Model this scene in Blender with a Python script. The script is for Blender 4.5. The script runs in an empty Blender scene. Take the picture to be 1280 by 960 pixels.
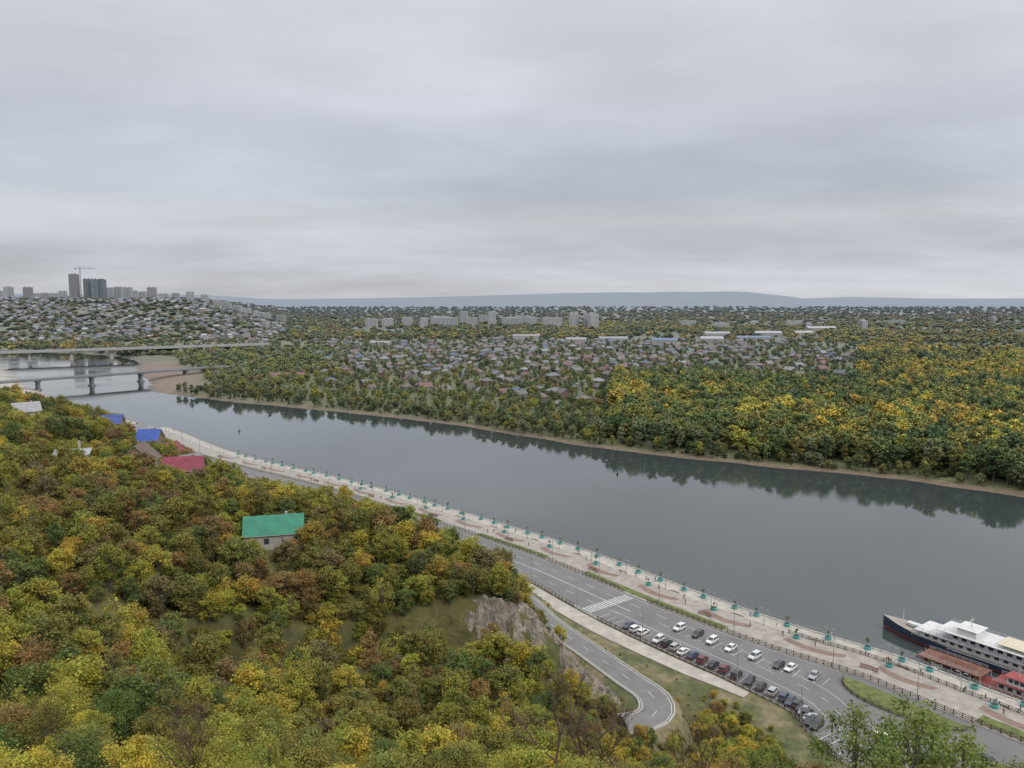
import bpy, math, numpy as np, random
from mathutils import Vector, Matrix
rng=np.random.default_rng(7); random.seed(7)
scene=bpy.context.scene
scene.view_settings.view_transform='Standard'
scene.view_settings.look='None'; scene.view_settings.exposure=0
# ------------------------------------------------------------------ helpers
def link(o): scene.collection.objects.link(o); return o
def ss(a,b,x):
    t=np.clip((np.asarray(x,float)-a)/(b-a),0,1); return t*t*(3-2*t)
def hsh(ix,iy):
    n=(ix.astype(np.int64)*374761393+iy.astype(np.int64)*668265263)&0xffffffff
    n=((n^(n>>13))*1274126177)&0x7fffffff
    return ((n^(n>>15))&0xffff)/65535.
def vn(x,y):
    x=np.asarray(x,float)+5000;y=np.asarray(y,float)+5000
    ix=np.floor(x);iy=np.floor(y);fx=x-ix;fy=y-iy
    fx=fx*fx*(3-2*fx);fy=fy*fy*(3-2*fy)
    a=hsh(ix,iy);b=hsh(ix+1,iy);c=hsh(ix,iy+1);d=hsh(ix+1,iy+1)
    return (a*(1-fx)+b*fx)*(1-fy)+(c*(1-fx)+d*fx)*fy
def fbm(x,y,o=4):
    r=0;a=.5;t=0
    for i in range(o):
        r=r+a*vn(x+i*17.3,y-i*9.1);t+=a;x=x*2.03;y=y*2.03;a*=.5
    return r/t
# ------------------------------------------------------------------ materials
def painted_haze_group():  # paints distance haze into the base colour, stronger farther from the origin
    g=bpy.data.node_groups.new('painted_haze','ShaderNodeTree')
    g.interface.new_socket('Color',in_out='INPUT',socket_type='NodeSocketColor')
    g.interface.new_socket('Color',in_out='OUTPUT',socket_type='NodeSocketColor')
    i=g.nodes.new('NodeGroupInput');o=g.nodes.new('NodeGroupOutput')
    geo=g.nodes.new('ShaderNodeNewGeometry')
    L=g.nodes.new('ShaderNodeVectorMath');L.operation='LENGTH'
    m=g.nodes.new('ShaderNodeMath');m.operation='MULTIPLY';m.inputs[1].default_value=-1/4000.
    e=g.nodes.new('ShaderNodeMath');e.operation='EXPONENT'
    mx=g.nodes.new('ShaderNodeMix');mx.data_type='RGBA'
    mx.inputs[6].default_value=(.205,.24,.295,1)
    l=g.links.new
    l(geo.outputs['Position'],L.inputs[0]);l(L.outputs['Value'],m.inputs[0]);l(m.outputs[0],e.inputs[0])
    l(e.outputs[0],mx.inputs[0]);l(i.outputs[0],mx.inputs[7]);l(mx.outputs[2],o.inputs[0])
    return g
HAZE_TINT=painted_haze_group()
def mat(name,col,rough=.8,var=.15,scale=1.,bump=0.,objcol=False,attr=None,metal=0.,haze=True,spec=.3,transl=0.,inst=None,detail=4,bscale=None,rndwall=None,zs=1.):
    m=bpy.data.materials.new(name);m.use_nodes=True
    nt=m.node_tree;N=nt.nodes;l=nt.links.new
    b=N['Principled BSDF'];b.inputs['Roughness'].default_value=rough;b.inputs['Metallic'].default_value=metal
    b.inputs['Specular IOR Level'].default_value=spec
    src=None
    if objcol:
        oi=N.new('ShaderNodeObjectInfo');src=oi.outputs['Color']
    elif inst:
        a=N.new('ShaderNodeAttribute');a.attribute_type='INSTANCER';a.attribute_name=inst;src=a.outputs['Color']
    elif attr and attr!='sh':
        a=N.new('ShaderNodeAttribute');a.attribute_name=attr;src=a.outputs['Color']
    elif rndwall:
        oi=N.new('ShaderNodeObjectInfo');cr=N.new('ShaderNodeValToRGB');cr.color_ramp.interpolation='CONSTANT'
        els=cr.color_ramp.elements
        for k,c in enumerate(rndwall):
            p=k/len(rndwall)
            if k<2: e=els[k];e.position=p
            else: e=els.new(p)
            e.color=(*c,1)
        l(oi.outputs['Random'],cr.inputs[0]);src=cr.outputs[0]
    if src is None:
        r=N.new('ShaderNodeRGB');r.outputs[0].default_value=(*col,1);src=r.outputs[0]
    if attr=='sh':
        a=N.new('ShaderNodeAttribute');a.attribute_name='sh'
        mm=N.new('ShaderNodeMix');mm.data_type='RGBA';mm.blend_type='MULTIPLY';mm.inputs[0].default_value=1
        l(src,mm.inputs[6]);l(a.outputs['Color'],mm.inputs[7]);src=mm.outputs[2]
    geo=N.new('ShaderNodeNewGeometry')
    if var>0 or bump>0:
        mpp=N.new('ShaderNodeMapping');mpp.inputs['Scale'].default_value=(1,1,zs);l(geo.outputs['Position'],mpp.inputs[0])
        n=N.new('ShaderNodeTexNoise');n.inputs['Scale'].default_value=scale;n.inputs['Detail'].default_value=detail
        l(mpp.outputs[0],n.inputs['Vector'])
        if var>0:
            mr=N.new('ShaderNodeMapRange');mr.inputs[1].default_value=.3;mr.inputs[2].default_value=.7
            mr.inputs[3].default_value=1-var;mr.inputs[4].default_value=1+var
            l(n.outputs[0],mr.inputs[0])
            vm=N.new('ShaderNodeVectorMath');vm.operation='SCALE'
            l(src,vm.inputs[0]);l(mr.outputs[0],vm.inputs['Scale']);src=vm.outputs[0]
        if bump>0:
            n2=n
            if bscale:
                n2=N.new('ShaderNodeTexNoise');n2.inputs['Scale'].default_value=bscale;n2.inputs['Detail'].default_value=6
                l(mpp.outputs[0],n2.inputs['Vector'])
            bp=N.new('ShaderNodeBump');bp.inputs['Distance'].default_value=bump;bp.inputs['Strength'].default_value=.8
            l(n2.outputs[0],bp.inputs['Height']);l(bp.outputs[0],b.inputs['Normal'])
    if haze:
        g=N.new('ShaderNodeGroup');g.node_tree=HAZE_TINT;l(src,g.inputs[0]);src=g.outputs[0]
    l(src,b.inputs['Base Color'])
    if transl>0:
        t=N.new('ShaderNodeBsdfTranslucent');l(src,t.inputs[0])
        ms=N.new('ShaderNodeMixShader');ms.inputs[0].default_value=transl
        l(b.outputs[0],ms.inputs[1]);l(t.outputs[0],ms.inputs[2]);l(ms.outputs[0],N['Material Output'].inputs[0])
    return m
M={}
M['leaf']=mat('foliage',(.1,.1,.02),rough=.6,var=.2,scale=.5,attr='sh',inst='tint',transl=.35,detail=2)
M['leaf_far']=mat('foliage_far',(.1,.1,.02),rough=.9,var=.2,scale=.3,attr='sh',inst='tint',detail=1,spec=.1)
M['bark']=mat('bark',(.13,.11,.09),rough=.9,var=.2,scale=3)
M['twig']=mat('twig',(.11,.065,.05),rough=.9,var=.2,scale=3)
M['ground']=mat('ground',(.1,.1,.1),rough=.95,var=.3,scale=.5,attr='col',bump=.5,bscale=1.2,detail=9)
M['rock']=mat('rock',(.25,.212,.172),rough=.95,var=.6,scale=.7,bump=.9,bscale=1.6,detail=12,zs=.6)
M['asphalt']=mat('asphalt',(.165,.163,.160),rough=.85,var=.14,scale=.12,detail=10)
M['asphalt2']=mat('asphalt_old',(.18,.175,.165),rough=.85,var=.14,scale=.3,detail=8)
M['paint']=mat('road_paint',(.55,.55,.53),rough=.7,var=.25,scale=1.5)
M['pave']=mat('paving',(.40,.37,.325),rough=.85,var=.2,scale=.3,detail=9)
M['pave2']=mat('paving_dark',(.32,.29,.255),rough=.85,var=.2,scale=.4,detail=9)
M['deck']=mat('brown_paving',(.21,.145,.115),rough=.85,var=.2,scale=.6,detail=9)
M['conc']=mat('concrete',(.42,.405,.37),rough=.85,var=.15,scale=.5)
M['grass']=mat('grass',(.115,.135,.035),rough=.95,var=.4,scale=.6,detail=9,bump=.2)
M['steel']=mat('galvanised_steel',(.32,.33,.34),rough=.45,var=.05,metal=.3)
M['dark']=mat('dark_paint',(.045,.035,.03),rough=.5,var=.1)
M['brown']=mat('brown_rail',(.07,.042,.032),rough=.6,var=.1)
M['teal']=mat('teal_paint',(.07,.42,.40),rough=.5,var=.1)
M['redwood']=mat('red_wood',(.20,.085,.055),rough=.6,var=.15,scale=2)
M['soil']=mat('soil',(.06,.045,.03),rough=.95)
M['glass']=mat('window_glass',(.03,.035,.04),rough=.12,var=0,spec=.6)
M['white']=mat('white_paint',(.62,.62,.61),rough=.45,var=.12,scale=.5,detail=8)
M['cream']=mat('cream_paint',(.58,.52,.39),rough=.5,var=.06)
M['navy']=mat('navy_paint',(.014,.024,.055),rough=.35,var=.1,spec=.5)
M['blue']=mat('blue_paint',(.03,.08,.30),rough=.4,var=.1)
M['red']=mat('red_paint',(.27,.05,.04),rough=.5,var=.2,scale=.8)
M['rust']=mat('rust_brown',(.17,.075,.05),rough=.7,var=.25,scale=.8)
M['tyre']=mat('tyre',(.02,.02,.02),rough=.9,var=0)
M['lampw']=mat('lamp_glass',(.6,.6,.58),rough=.3,var=0)
M['tail']=mat('tail_light',(.35,.02,.02),rough=.3,var=0)
M['carpaint']=mat('car_paint',(.5,.5,.5),rough=.25,var=0,objcol=True,spec=.6)
M['roofc']=mat('roof_sheet',(.3,.1,.1),rough=.6,var=.2,scale=.6,objcol=True,detail=7)
M['wallr']=mat('house_wall',(.3,.3,.3),rough=.9,var=.12,scale=.6,rndwall=[(.21,.18,.145),(.16,.09,.065),(.24,.22,.19),(.13,.10,.065),(.19,.165,.12),(.17,.16,.14)])
M['wood']=mat('timber_wall',(.25,.165,.09),rough=.85,var=.25,scale=1.2)
M['brick']=mat('brick_wall',(.25,.12,.08),rough=.9,var=.15,scale=1.5)
M['plaster']=mat('plaster_wall',(.38,.36,.32),rough=.9,var=.2,scale=.8,detail=7)
M['panel']=mat('panel_wall',(.56,.55,.52),rough=.9,var=.08,scale=.05)
M['panelr']=mat('tower_wall',(.4,.3,.25),rough=.9,var=.06,scale=.05,objcol=True)
M['instroof']=mat('hill_roof',(.3,.3,.3),rough=.6,var=.1,inst='tint')
M['cloth']=mat('clothes',(.1,.1,.1),rough=.9,var=.1,objcol=True)
M['skin']=mat('skin',(.5,.32,.24),rough=.6,var=0)
# ------------------------------------------------------------------ mesh builder
class MB:
    def __init__(s): s.v=[];s.f=[];s.m=[];s.T=Matrix.Identity(4)
    def p(s,*c):
        q=s.T@Vector(c);s.v.append(tuple(q));return len(s.v)-1
    def poly(s,pts,mi=0):
        s.f.append([s.p(*q) for q in pts]);s.m.append(mi)
    def box(s,cx,cy,cz,sx,sy,sz,mi=0,tx=1.,ty=1.):
        x=sx/2;y=sy/2;z=sz/2
        b=[s.p(cx-x,cy-y,cz-z),s.p(cx+x,cy-y,cz-z),s.p(cx+x,cy+y,cz-z),s.p(cx-x,cy+y,cz-z),
           s.p(cx-x*tx,cy-y*ty,cz+z),s.p(cx+x*tx,cy-y*ty,cz+z),s.p(cx+x*tx,cy+y*ty,cz+z),s.p(cx-x*tx,cy+y*ty,cz+z)]
        for q in ((3,2,1,0),(4,5,6,7),(0,1,5,4),(1,2,6,5),(2,3,7,6),(3,0,4,7)):
            s.f.append([b[i] for i in q]);s.m.append(mi)
    def cyl(s,p0,p1,r0,r1,n=8,mi=0,cap=True):
        p0=Vector(p0);p1=Vector(p1);d=(p1-p0).normalized()
        a=d.orthogonal().normalized();b=d.cross(a)
        A=[];B=[]
        for i in range(n):
            t=2*math.pi*i/n;o=a*math.cos(t)+b*math.sin(t)
            A.append(s.p(*(p0+o*r0)));B.append(s.p(*(p1+o*r1)))
        for i in range(n):
            j=(i+1)%n;s.f.append([A[i],A[j],B[j],B[i]]);s.m.append(mi)
        if cap: s.f.append(A[::-1]);s.m.append(mi);s.f.append(B);s.m.append(mi)
    def bar(s,p0,p1,w,h,mi=0):
        p0=Vector(p0);p1=Vector(p1);d=(p1-p0).normalized()
        a=d.cross(Vector((0,0,1)));a=a.normalized() if a.length>1e-4 else Vector((1,0,0))
        b=a.cross(d)
        c=[]
        for P in (p0,p1):
            for u,v in ((-1,-1),(1,-1),(1,1),(-1,1)): c.append(s.p(*(P+a*u*w/2+b*v*h/2)))
        for q in ((0,1,2,3),(7,6,5,4),(0,4,5,1),(1,5,6,2),(2,6,7,3),(3,7,4,0)):
            s.f.append([c[i] for i in q]);s.m.append(mi)
    def mesh(s,name,mats,smooth=False):
        me=bpy.data.meshes.new(name);me.from_pydata(s.v,[],s.f)
        for k in mats: me.materials.append(M[k])
        me.polygons.foreach_set('material_index',s.m)
        if smooth: me.polygons.foreach_set('use_smooth',[True]*len(s.f))
        me.update();return me
    def obj(s,name,mats,smooth=False): return link(bpy.data.objects.new(name,s.mesh(name,mats,smooth)))
def place(me,name,x,y,z,rz=0,sc=1.,col=None):
    o=bpy.data.objects.new(name,me);o.location=(x,y,z);o.rotation_euler=(0,0,rz)
    o.scale=(sc,)*3 if not isinstance(sc,tuple) else sc
    if col: o.color=(*col,1)
    return link(o)
# ------------------------------------------------------------------ polylines
def smooth_poly(P,step=6,mx=12):
    P=[np.array(p,float) for p in P];out=[]
    for i in range(len(P)-1):
        p0=P[max(i-1,0)];p1=P[i];p2=P[i+1];p3=P[min(i+2,len(P)-1)]
        n=int(max(1,min(mx,np.linalg.norm(p2-p1)/step)))
        for k in range(n):
            t=k/n
            out.append(.5*((2*p1)+(-p0+p2)*t+(2*p0-5*p1+4*p2-p3)*t*t+(-p0+3*p1-3*p2+p3)*t**3))
    out.append(P[-1]);return np.array(out)
def pdist(x,y,P):
    x=np.asarray(x,float);y=np.asarray(y,float)
    best=np.full(x.shape,1e18);st=np.zeros(x.shape);sg=np.ones(x.shape);val=np.zeros(x.shape);acc=0.
    for i in range(len(P)-1):
        ax,ay=P[i][:2];bx,by=P[i+1][:2];dx=bx-ax;dy=by-ay;L2=dx*dx+dy*dy;L=math.sqrt(L2)
        t=np.clip(((x-ax)*dx+(y-ay)*dy)/L2,0,1)
        ex=x-(ax+t*dx);ey=y-(ay+t*dy);d=ex*ex+ey*ey
        m=d<best
        best=np.where(m,d,best);st=np.where(m,acc+t*L,st)
        sg=np.where(m,np.where(dx*(y-ay)-dy*(x-ax)>=0,1.,-1.),sg)
        if len(P[i])>2: val=np.where(m,P[i][2]+t*(P[i+1][2]-P[i][2]),val)
        acc+=L
    return np.sqrt(best),st,sg,val
Eraw=[(1500,-1800),(600,-500),(330,-100),(235,40),(165,125),(123,180),(104.6,205),(85,223.5),(61,252),(31,292),(0,326),(-38,365),(-65,392),(-95,419),(-129,447),(-162,476),(-194,509),(-250,575),(-356,680),(-480,809),(-560,900),(-680,1060),(-800,1200),(-1000,1300),(-1500,1350),(-3000,1400),(-9000,1500)]
Fraw=[(1700,-1600),(800,-300),(450,170),(330,310),(258,388),(205,432),(144,464),(83,503),(33,540),(-51,620),(-171,696),(-301,774),(-394,850),(-430,930),(-520,1080),(-600,1250),(-750,1400),(-1000,1480),(-1500,1530),(-3000,1580),(-9000,1680)]
E=smooth_poly(Eraw);F=smooth_poly(Fraw,8,10)
Eacc=np.concatenate([[0],np.cumsum(np.linalg.norm(np.diff(E,axis=0),axis=1))])
S0=Eacc[np.argmin(np.linalg.norm(E-np.array([123,180]),axis=1))]
def EP(s,d):
    a=s+S0;x=np.interp(a,Eacc,E[:,0]);y=np.interp(a,Eacc,E[:,1])
    x1=np.interp(a+6,Eacc,E[:,0]);y1=np.interp(a+6,Eacc,E[:,1]);x0=np.interp(a-6,Eacc,E[:,0]);y0=np.interp(a-6,Eacc,E[:,1])
    tx=x1-x0;ty=y1-y0;L=math.hypot(tx,ty);tx/=L;ty/=L
    return (x-ty*d, y+tx*d, math.atan2(ty,tx))
def rail(s): return np.interp(s,[-120,0,10,30,57,95,130,190,600],[60,61,60,53,46,44,41,40,40])
R=smooth_poly([(-28,287,4.6),(-9,260,5.2),(3,237,6.8),(11,212,9),(19.5,192,10.7),(27,174,12.2),(31,164,13),(29,154.5,13.8),(19,149.5,14.6),(8,149,15.8),(-11,147.5,20),(-31,142,25.5),(-49,132,31),(-70,121,37),(-95,112,44),(-125,104,52)],3,20)
CARS=[(9,149.8,15.75,math.pi),(-12,147,20.3,2.9),(-31,141.9,25.7,2.7),(-49.5,131.6,31.3,2.6)]
# ------------------------------------------------------------------ terrain
CP=np.array([(0,0,98),(-30,0,98),(30,0,94),(0,-40,100),(0,20,84),(0,31,73),(-20,32,71),(-45,30,74),(22,30,68),(40,40,60),(27,56,57),(60,0,80),
(-12,62,56),(-44,84,53),(-3,66,52),(-70,60,62),(-67,99,56),(-21,98,38),(8,100,36),(36,94,31),(60,120,12),(80,100,14),(110,90,9),(150,30,30),(25,120,22),(47,141,8),(30,140,13),
(-47,172,46),(-52,170,46),(-33,228,28),(-91,214,50),(-116,176,58),(-115,207,55),(-123,264,49),(-171,334,44),(-238,375,45),(-62,250,27),(-93,263,35),(-75,300,12),(-120,340,14),(-150,300,37),(-210,400,21),(-30,152,35),(-60,140,43),(-90,130,54),
(0,157,37),(-12,158,38),(0,170,34),(8,162,28),(10,174,18),(-5,200,25),(-14,230,12),(4,200,14),(-20,258,6),(-420,560,30),(-500,700,15),(-600,500,50),(-400,300,70),(-300,100,95),(-200,250,60),(-300,430,38),(-150,60,85),(-100,0,98),(150,-60,80),(-500,0,110),(-128,362,10)],float)
def tps(r2): return np.where(r2>1e-9,.5*r2*np.log(r2+1e-12),0)
n=len(CP);A=np.zeros((n+3,n+3));dd=(CP[:,None,0]-CP[None,:,0])**2+(CP[:,None,1]-CP[None,:,1])**2
A[:n,:n]=tps(dd)+np.eye(n)*60;A[:n,n]=1;A[:n,n+1]=CP[:,0];A[:n,n+2]=CP[:,1];A[n:,:n]=A[:n,n:].T
W=np.linalg.solve(A,np.concatenate([CP[:,2],[0,0,0]]))
def rbf(x,y):
    r=W[n]+W[n+1]*x+W[n+2]*y
    for i in range(n): r=r+W[i]*tps((x-CP[i,0])**2+(y-CP[i,1])**2)
    return r
def terrain(x,y,full=False):
    x=np.asarray(x,float);y=np.asarray(y,float)
    dN,sN,gN,_=pdist(x,y,E);dN=dN*gN;sN=sN-S0
    dF,_,gF,_=pdist(x,y,F);f=-dF*gF
    f=f+(fbm(x/22,y/22,3)-.5)*7*ss(60,10,np.abs(f))
    rl=rail(sN);foot=rl+9
    hill=np.clip(rbf(np.clip(x,-700,300),np.clip(y,-300,800)),5,115)+(fbm(x/9,y/9)-.5)*2.
    nat=(sN>600)|(sN<-200)
    prof=np.interp(dN,[-6,1.5,5,8,12,22,23],[-3,-2.,2.0,2.4,4.0,4.3,4.35])
    prof=np.where(nat,np.interp(dN,[-8,0,6,20],[-3,0.1,2,4.35]),prof)
    b=ss(0,13,dN-foot)
    near=prof*(1-b)+np.maximum(hill,4.35)*b
    r,_,_,zr=pdist(x,y,R)
    k=1-ss(4.3,9.,r)
    near=np.where(dN>rl-2,near*(1-k)+(zr-.2)*k,near)
    dist=np.hypot(x,y);u=x/np.maximum(y,1)
    far=np.interp(f,[-10,0,6,20,90,400],[-3,.1,1.3,3.5,5.5,8])+(fbm(x/40,y/40)-.5)*2*ss(20,120,f)+(fbm(x/6,y/6)-.5)*.8*ss(-2,8,f)
    lh=ss(-.27,-.43,u)*ss(1560,2550,y)*(1+.18*(fbm(x/300,y/300)-.5))*84
    lh=np.where(y>1500,lh,0)
    prof_u=np.interp((u*985+640),[200,350,450,560,650,750,850,930,990,1030,1150,1300],[50,66,84,104,140,166,174,168,104,20,8,10])
    ridge=prof_u*np.exp(-((dist-11500)/1900.)**2)*(.93+.14*fbm(u*14,dist/2500))
    ridge2=(30+90*ss(.30,.42,u)*fbm(u*9+3,u*2))*ss(15000,20000,dist)
    far=far+np.where(y>0,lh+ridge+ridge2,0)
    ch=-np.clip(.35*np.minimum(-dN,-f),0,3)-.1
    h=np.where(f>-.0,far,np.where(dN>0,near,ch))
    h=np.where((dN<=0)&(f<=0)&(dN>-6),np.minimum(h,-2),h)
    if full: return h,dN,sN,f,r,rl
    return h
def th(x,y): return float(terrain(np.array([x]),np.array([y]))[0])
def axis(c0,c1,st,m0,m1,st2,lo,hi,g):
    a=list(np.arange(c0,c1,st));b=list(np.arange(c1,m1,st2));v=m1;s=st2
    while v<hi: b.append(v);v+=s;s*=g
    b.append(hi)
    c=list(np.arange(c0-st2,m0,-st2));v=m0;s=st2
    while v>lo: c.append(v);v-=s;s*=g
    c.append(lo)
    return np.array(sorted(c)+a+b)
xs=axis(-70,70,1.4,-260,230,3.2,-26000,26000,1.06)
ys=axis(92,235,1.4,0,620,3.2,-3000,30000,1.055)
X,Y=np.meshgrid(xs,ys);H,dN,sN,f,rr,rl=terrain(X.ravel(),Y.ravel(),True)
x=X.ravel();y=Y.ravel()
col=np.zeros((len(x),3))
def C(c): return np.array(c,float)
def lerp(a,b,t): return a*(1-t[:,None])+b*t[:,None]
nz=fbm(x/18,y/18);nz2=fbm(x/5+9,y/5)
under=lerp(C((.075,.075,.025)),C((.15,.13,.04)),nz)
verge=lerp(C((.08,.095,.03)),C((.20,.165,.09)),ss(.3,.7,nz2))
nearc=lerp(under,verge,(1-ss(6,12,rr))*((x>3)&(y>140)))
nearc=lerp(nearc,verge,1-ss(0,10,dN-rl-9))
bei=C((.44,.40,.34))*(.85+.3*nz2[:,None])
nearc=lerp(nearc,bei,ss(235,260,sN)*(1-ss(3,14,dN-rl)))
sand=lerp(C((.21,.135,.085)),C((.12,.095,.055)),nz2)
gr=lerp(C((.08,.10,.03)),C((.16,.15,.05)),nz)
farc=lerp(sand,gr,ss(3,8,f))
dist=np.hypot(x,y)
pl=fbm(x/500,y/160);pl2=fbm(x/160+4,y/70)
plain=lerp(lerp(C((.10,.11,.04)),C((.20,.16,.05)),ss(.4,.62,pl)),C((.17,.165,.08)),ss(.5,.7,pl2)*.7)
farc=lerp(farc,plain,ss(1300,2200,dist))
sb=((x<-330)&(x>-640)&(y>820)&(y<1200))
farc=np.where((sb&(f<55))[:,None],sand*1.15,farc)
col=np.where((f>-3)[:,None],farc,np.where((dN>0)[:,None],nearc,C((.06,.055,.04))))
def grid_mesh(name,X,Y,Z,col=None,keep=None):
    ny,nx=X.shape
    me=bpy.data.meshes.new(name)
    co=np.stack([X.ravel(),Y.ravel(),Z.ravel()],1).astype(np.float32)
    idx=np.arange(nx*ny).reshape(ny,nx)
    q=np.stack([idx[:-1,:-1],idx[:-1,1:],idx[1:,1:],idx[1:,:-1]],-1).reshape(-1,4)
    if keep is not None: q=q[keep.ravel()[q].all(1)]
    me.vertices.add(len(co));me.vertices.foreach_set('co',co.ravel())
    me.loops.add(q.size);me.loops.foreach_set('vertex_index',q.ravel().astype(np.int32))
    me.polygons.add(len(q));me.polygons.foreach_set('loop_start',np.arange(0,q.size,4,dtype=np.int32))
    me.update(calc_edges=True)
    me.polygons.foreach_set('use_smooth',np.ones(len(q),bool))
    if col is not None:
        a=me.attributes.new('col','FLOAT_COLOR','POINT')
        a.data.foreach_set('color',np.concatenate([col,np.ones((len(col),1))],1).astype(np.float32).ravel())
    return me
gm=grid_mesh('ground',X,Y,H.reshape(X.shape),col);gm.materials.append(M['ground'])
link(bpy.data.objects.new('ground',gm))
cx_=np.arange(-20,30,.33);cy_=np.arange(141,190,.33);CX,CY=np.meshgrid(cx_,cy_)
ch_,cdN,_,_,crr,crl=terrain(CX.ravel(),CY.ravel(),True);ch_=ch_.reshape(CX.shape)
g1,g0=np.gradient(ch_,cy_,cx_);csl=np.hypot(g0,g1)
msk=ss(.55,.9,csl)*ss(4.4,6,crr.reshape(CX.shape))*ss(-8,-3,CX+4*fbm(CX/3,CY/3))*ss(172,164,CY+8*(fbm(CX/4+5,CY/4)-.5))
rd=1-np.abs(2*fbm(CX/4.5+CY/13,CY/4.5,5)-1)
ch2=ch_+(rd-.78)*5.0*msk+(fbm(CX/1.1,CY/1.1,4)-.5)*2.2*msk+.35*msk-.5*(1-msk)
cm=grid_mesh('rock_cliff',CX,CY,ch2,None,(msk>.02));cm.materials.append(M['rock'])
cm.polygons.foreach_set('use_smooth',np.zeros(len(cm.polygons),bool))
link(bpy.data.objects.new('rock_cliff',cm))
def rock_at(x,y):
    i=np.clip(((x+20)/.33).astype(int),0,len(cx_)-1);j=np.clip(((y-141)/.33).astype(int),0,len(cy_)-1)
    return np.where((x>-20)&(x<29.5)&(y>141)&(y<189.5),msk[j,i],0)
# water
wm=bpy.data.materials.new('river_water');wm.use_nodes=True;N=wm.node_tree.nodes;l=wm.node_tree.links.new
b=N['Principled BSDF'];b.inputs['Base Color'].default_value=(.045,.057,.056,1);b.inputs['Roughness'].default_value=.03;b.inputs['IOR'].default_value=1.6
geo=N.new('ShaderNodeNewGeometry')
n1=N.new('ShaderNodeTexNoise');n1.inputs['Scale'].default_value=.9;n1.inputs['Detail'].default_value=4
n2=N.new('ShaderNodeTexNoise');n2.inputs['Scale'].default_value=.016;n2.inputs['Detail'].default_value=5
l(geo.outputs['Position'],n1.inputs['Vector']);l(geo.outputs['Position'],n2.inputs['Vector'])
mr=N.new('ShaderNodeMapRange');mr.inputs[1].default_value=.45;mr.inputs[2].default_value=.66;mr.inputs[3].default_value=.012;mr.inputs[4].default_value=.10
l(n2.outputs[0],mr.inputs[0])
bp=N.new('ShaderNodeBump');bp.inputs['Distance'].default_value=.35;l(mr.outputs[0],bp.inputs['Strength']);l(n1.outputs[0],bp.inputs['Height']);l(bp.outputs[0],b.inputs['Normal'])
mb=MB();mb.poly([(-9000,-3000,0),(3500,-3000,0),(3500,3000,0),(-9000,3000,0)])
w=mb.mesh('river_water',[]);w.materials.append(wm);link(bpy.data.objects.new('river_water',w))
# ------------------------------------------------------------------ ribbons
def ribbon(name,s0,s1,d0,d1,z,matk,step=3.,skirt=.3,mbx=None,mi=0):
    mb_=mbx or MB();n_=max(1,int(abs(s1-s0)/step));pr=None
    for i in range(n_+1):
        s=s0+(s1-s0)*i/n_
        a=EP(s,d0(s) if callable(d0) else d0);b_=EP(s,d1(s) if callable(d1) else d1)
        c=[(a[0],a[1],z-skirt),(a[0],a[1],z),(b_[0],b_[1],z),(b_[0],b_[1],z-skirt)]
        if pr:
            mb_.poly([pr[1],pr[2],c[2],c[1]],mi)
            if skirt>0:
                mb_.poly([pr[0],pr[1],c[1],c[0]],mi);mb_.poly([pr[2],pr[3],c[3],c[2]],mi)
        elif skirt>0: mb_.poly(c[::-1],mi)
        pr=c
    if skirt>0: mb_.poly(pr,mi)
    if mbx is None: return mb_.obj(name,[matk])
ribbon('promenade_pavement',-120,560,0,9,3.2,'pave',skirt=5.5)
ribbon('promenade_upper_pavement',-120,560,9,22.4,4.65,'pave2',skirt=3)
ribbon('quay_coping',-120,560,-.25,.45,3.42,'conc',skirt=.9)
ribbon('main_road',-120,560,22.4,lambda s:rail(s)-.4,4.5,'asphalt')
ribbon('road_kerb',-120,560,lambda s:rail(s)-.4,lambda s:rail(s)-.1,4.64,'conc')
ribbon('footpath',50,165,lambda s:rail(s)+.9,lambda s:rail(s)+np.interp(s,[50,60,90,140,165],[4,6,7,6,3]),4.62,'pave')
s=-90
while s<430:
    ribbon('paving_band',s,s+16,lambda q,s=s:12.2+1.6*math.sin((q-s)/16*math.pi),lambda q,s=s:14.6+1.9*math.sin((q-s)/16*math.pi),4.656,'deck',step=1.5,skirt=0);s+=26
for a_,b_ in ((70,128),(150,190),(215,250)): ribbon('lawn',a_,b_,18.4,21.3,4.72,'grass',skirt=.1)
ribbon('lawn',-60,2,17,21.3,4.72,'grass',skirt=.1)
ribbon('lawn',2,34,25,lambda s:25+8*math.sqrt(max(0,1-((s-18)/17)**2)),4.66,'grass',skirt=.2)
ribbon('lawn',-110,-6,34,42,4.66,'grass',skirt=.2)
mk=MB()
zz=4.508
def dash(d,s0,s1,on,off,w=.14):
    s=s0
    while s<s1:
        ribbon('',s,min(s+on,s1),d if not callable(d) else (lambda q,d=d:d(q)),(d+w) if not callable(d) else (lambda q,d=d,w=w:d(q)+w),zz,'',step=6,skirt=0,mbx=mk);s+=on+off
dash(22.9,38,560,60,0);dash(27.2,75,560,4,6);dash(31.4,95,560,60,0);dash(31.75,95,560,60,0);dash(36,95,560,4,6)
dash(lambda s:rail(s)-1.2,100,560,60,0)
dash(lambda s:rail(s)-13,-110,92,4,6);dash(lambda s:rail(s)-8.5,-110,98,60,0);dash(lambda s:rail(s)-17,-110,60,60,0)
s=12.
while s<98:
    ribbon('',s,s+.13,lambda q:rail(q)-6.,lambda q:rail(q)-.8,zz,'',skirt=0,mbx=mk);s+=2.75
s=38.
while s<80:
    ribbon('',s,s+.13,28.5,33.5,zz,'',skirt=0,mbx=mk);s+=2.75
d=23.6
while d<rail(100)-1.6:
    ribbon('',101,105,d,d+.5,zz+.004,'',skirt=0,mbx=mk);d+=1.1
mk.obj('road_markings',['paint'])
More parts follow.
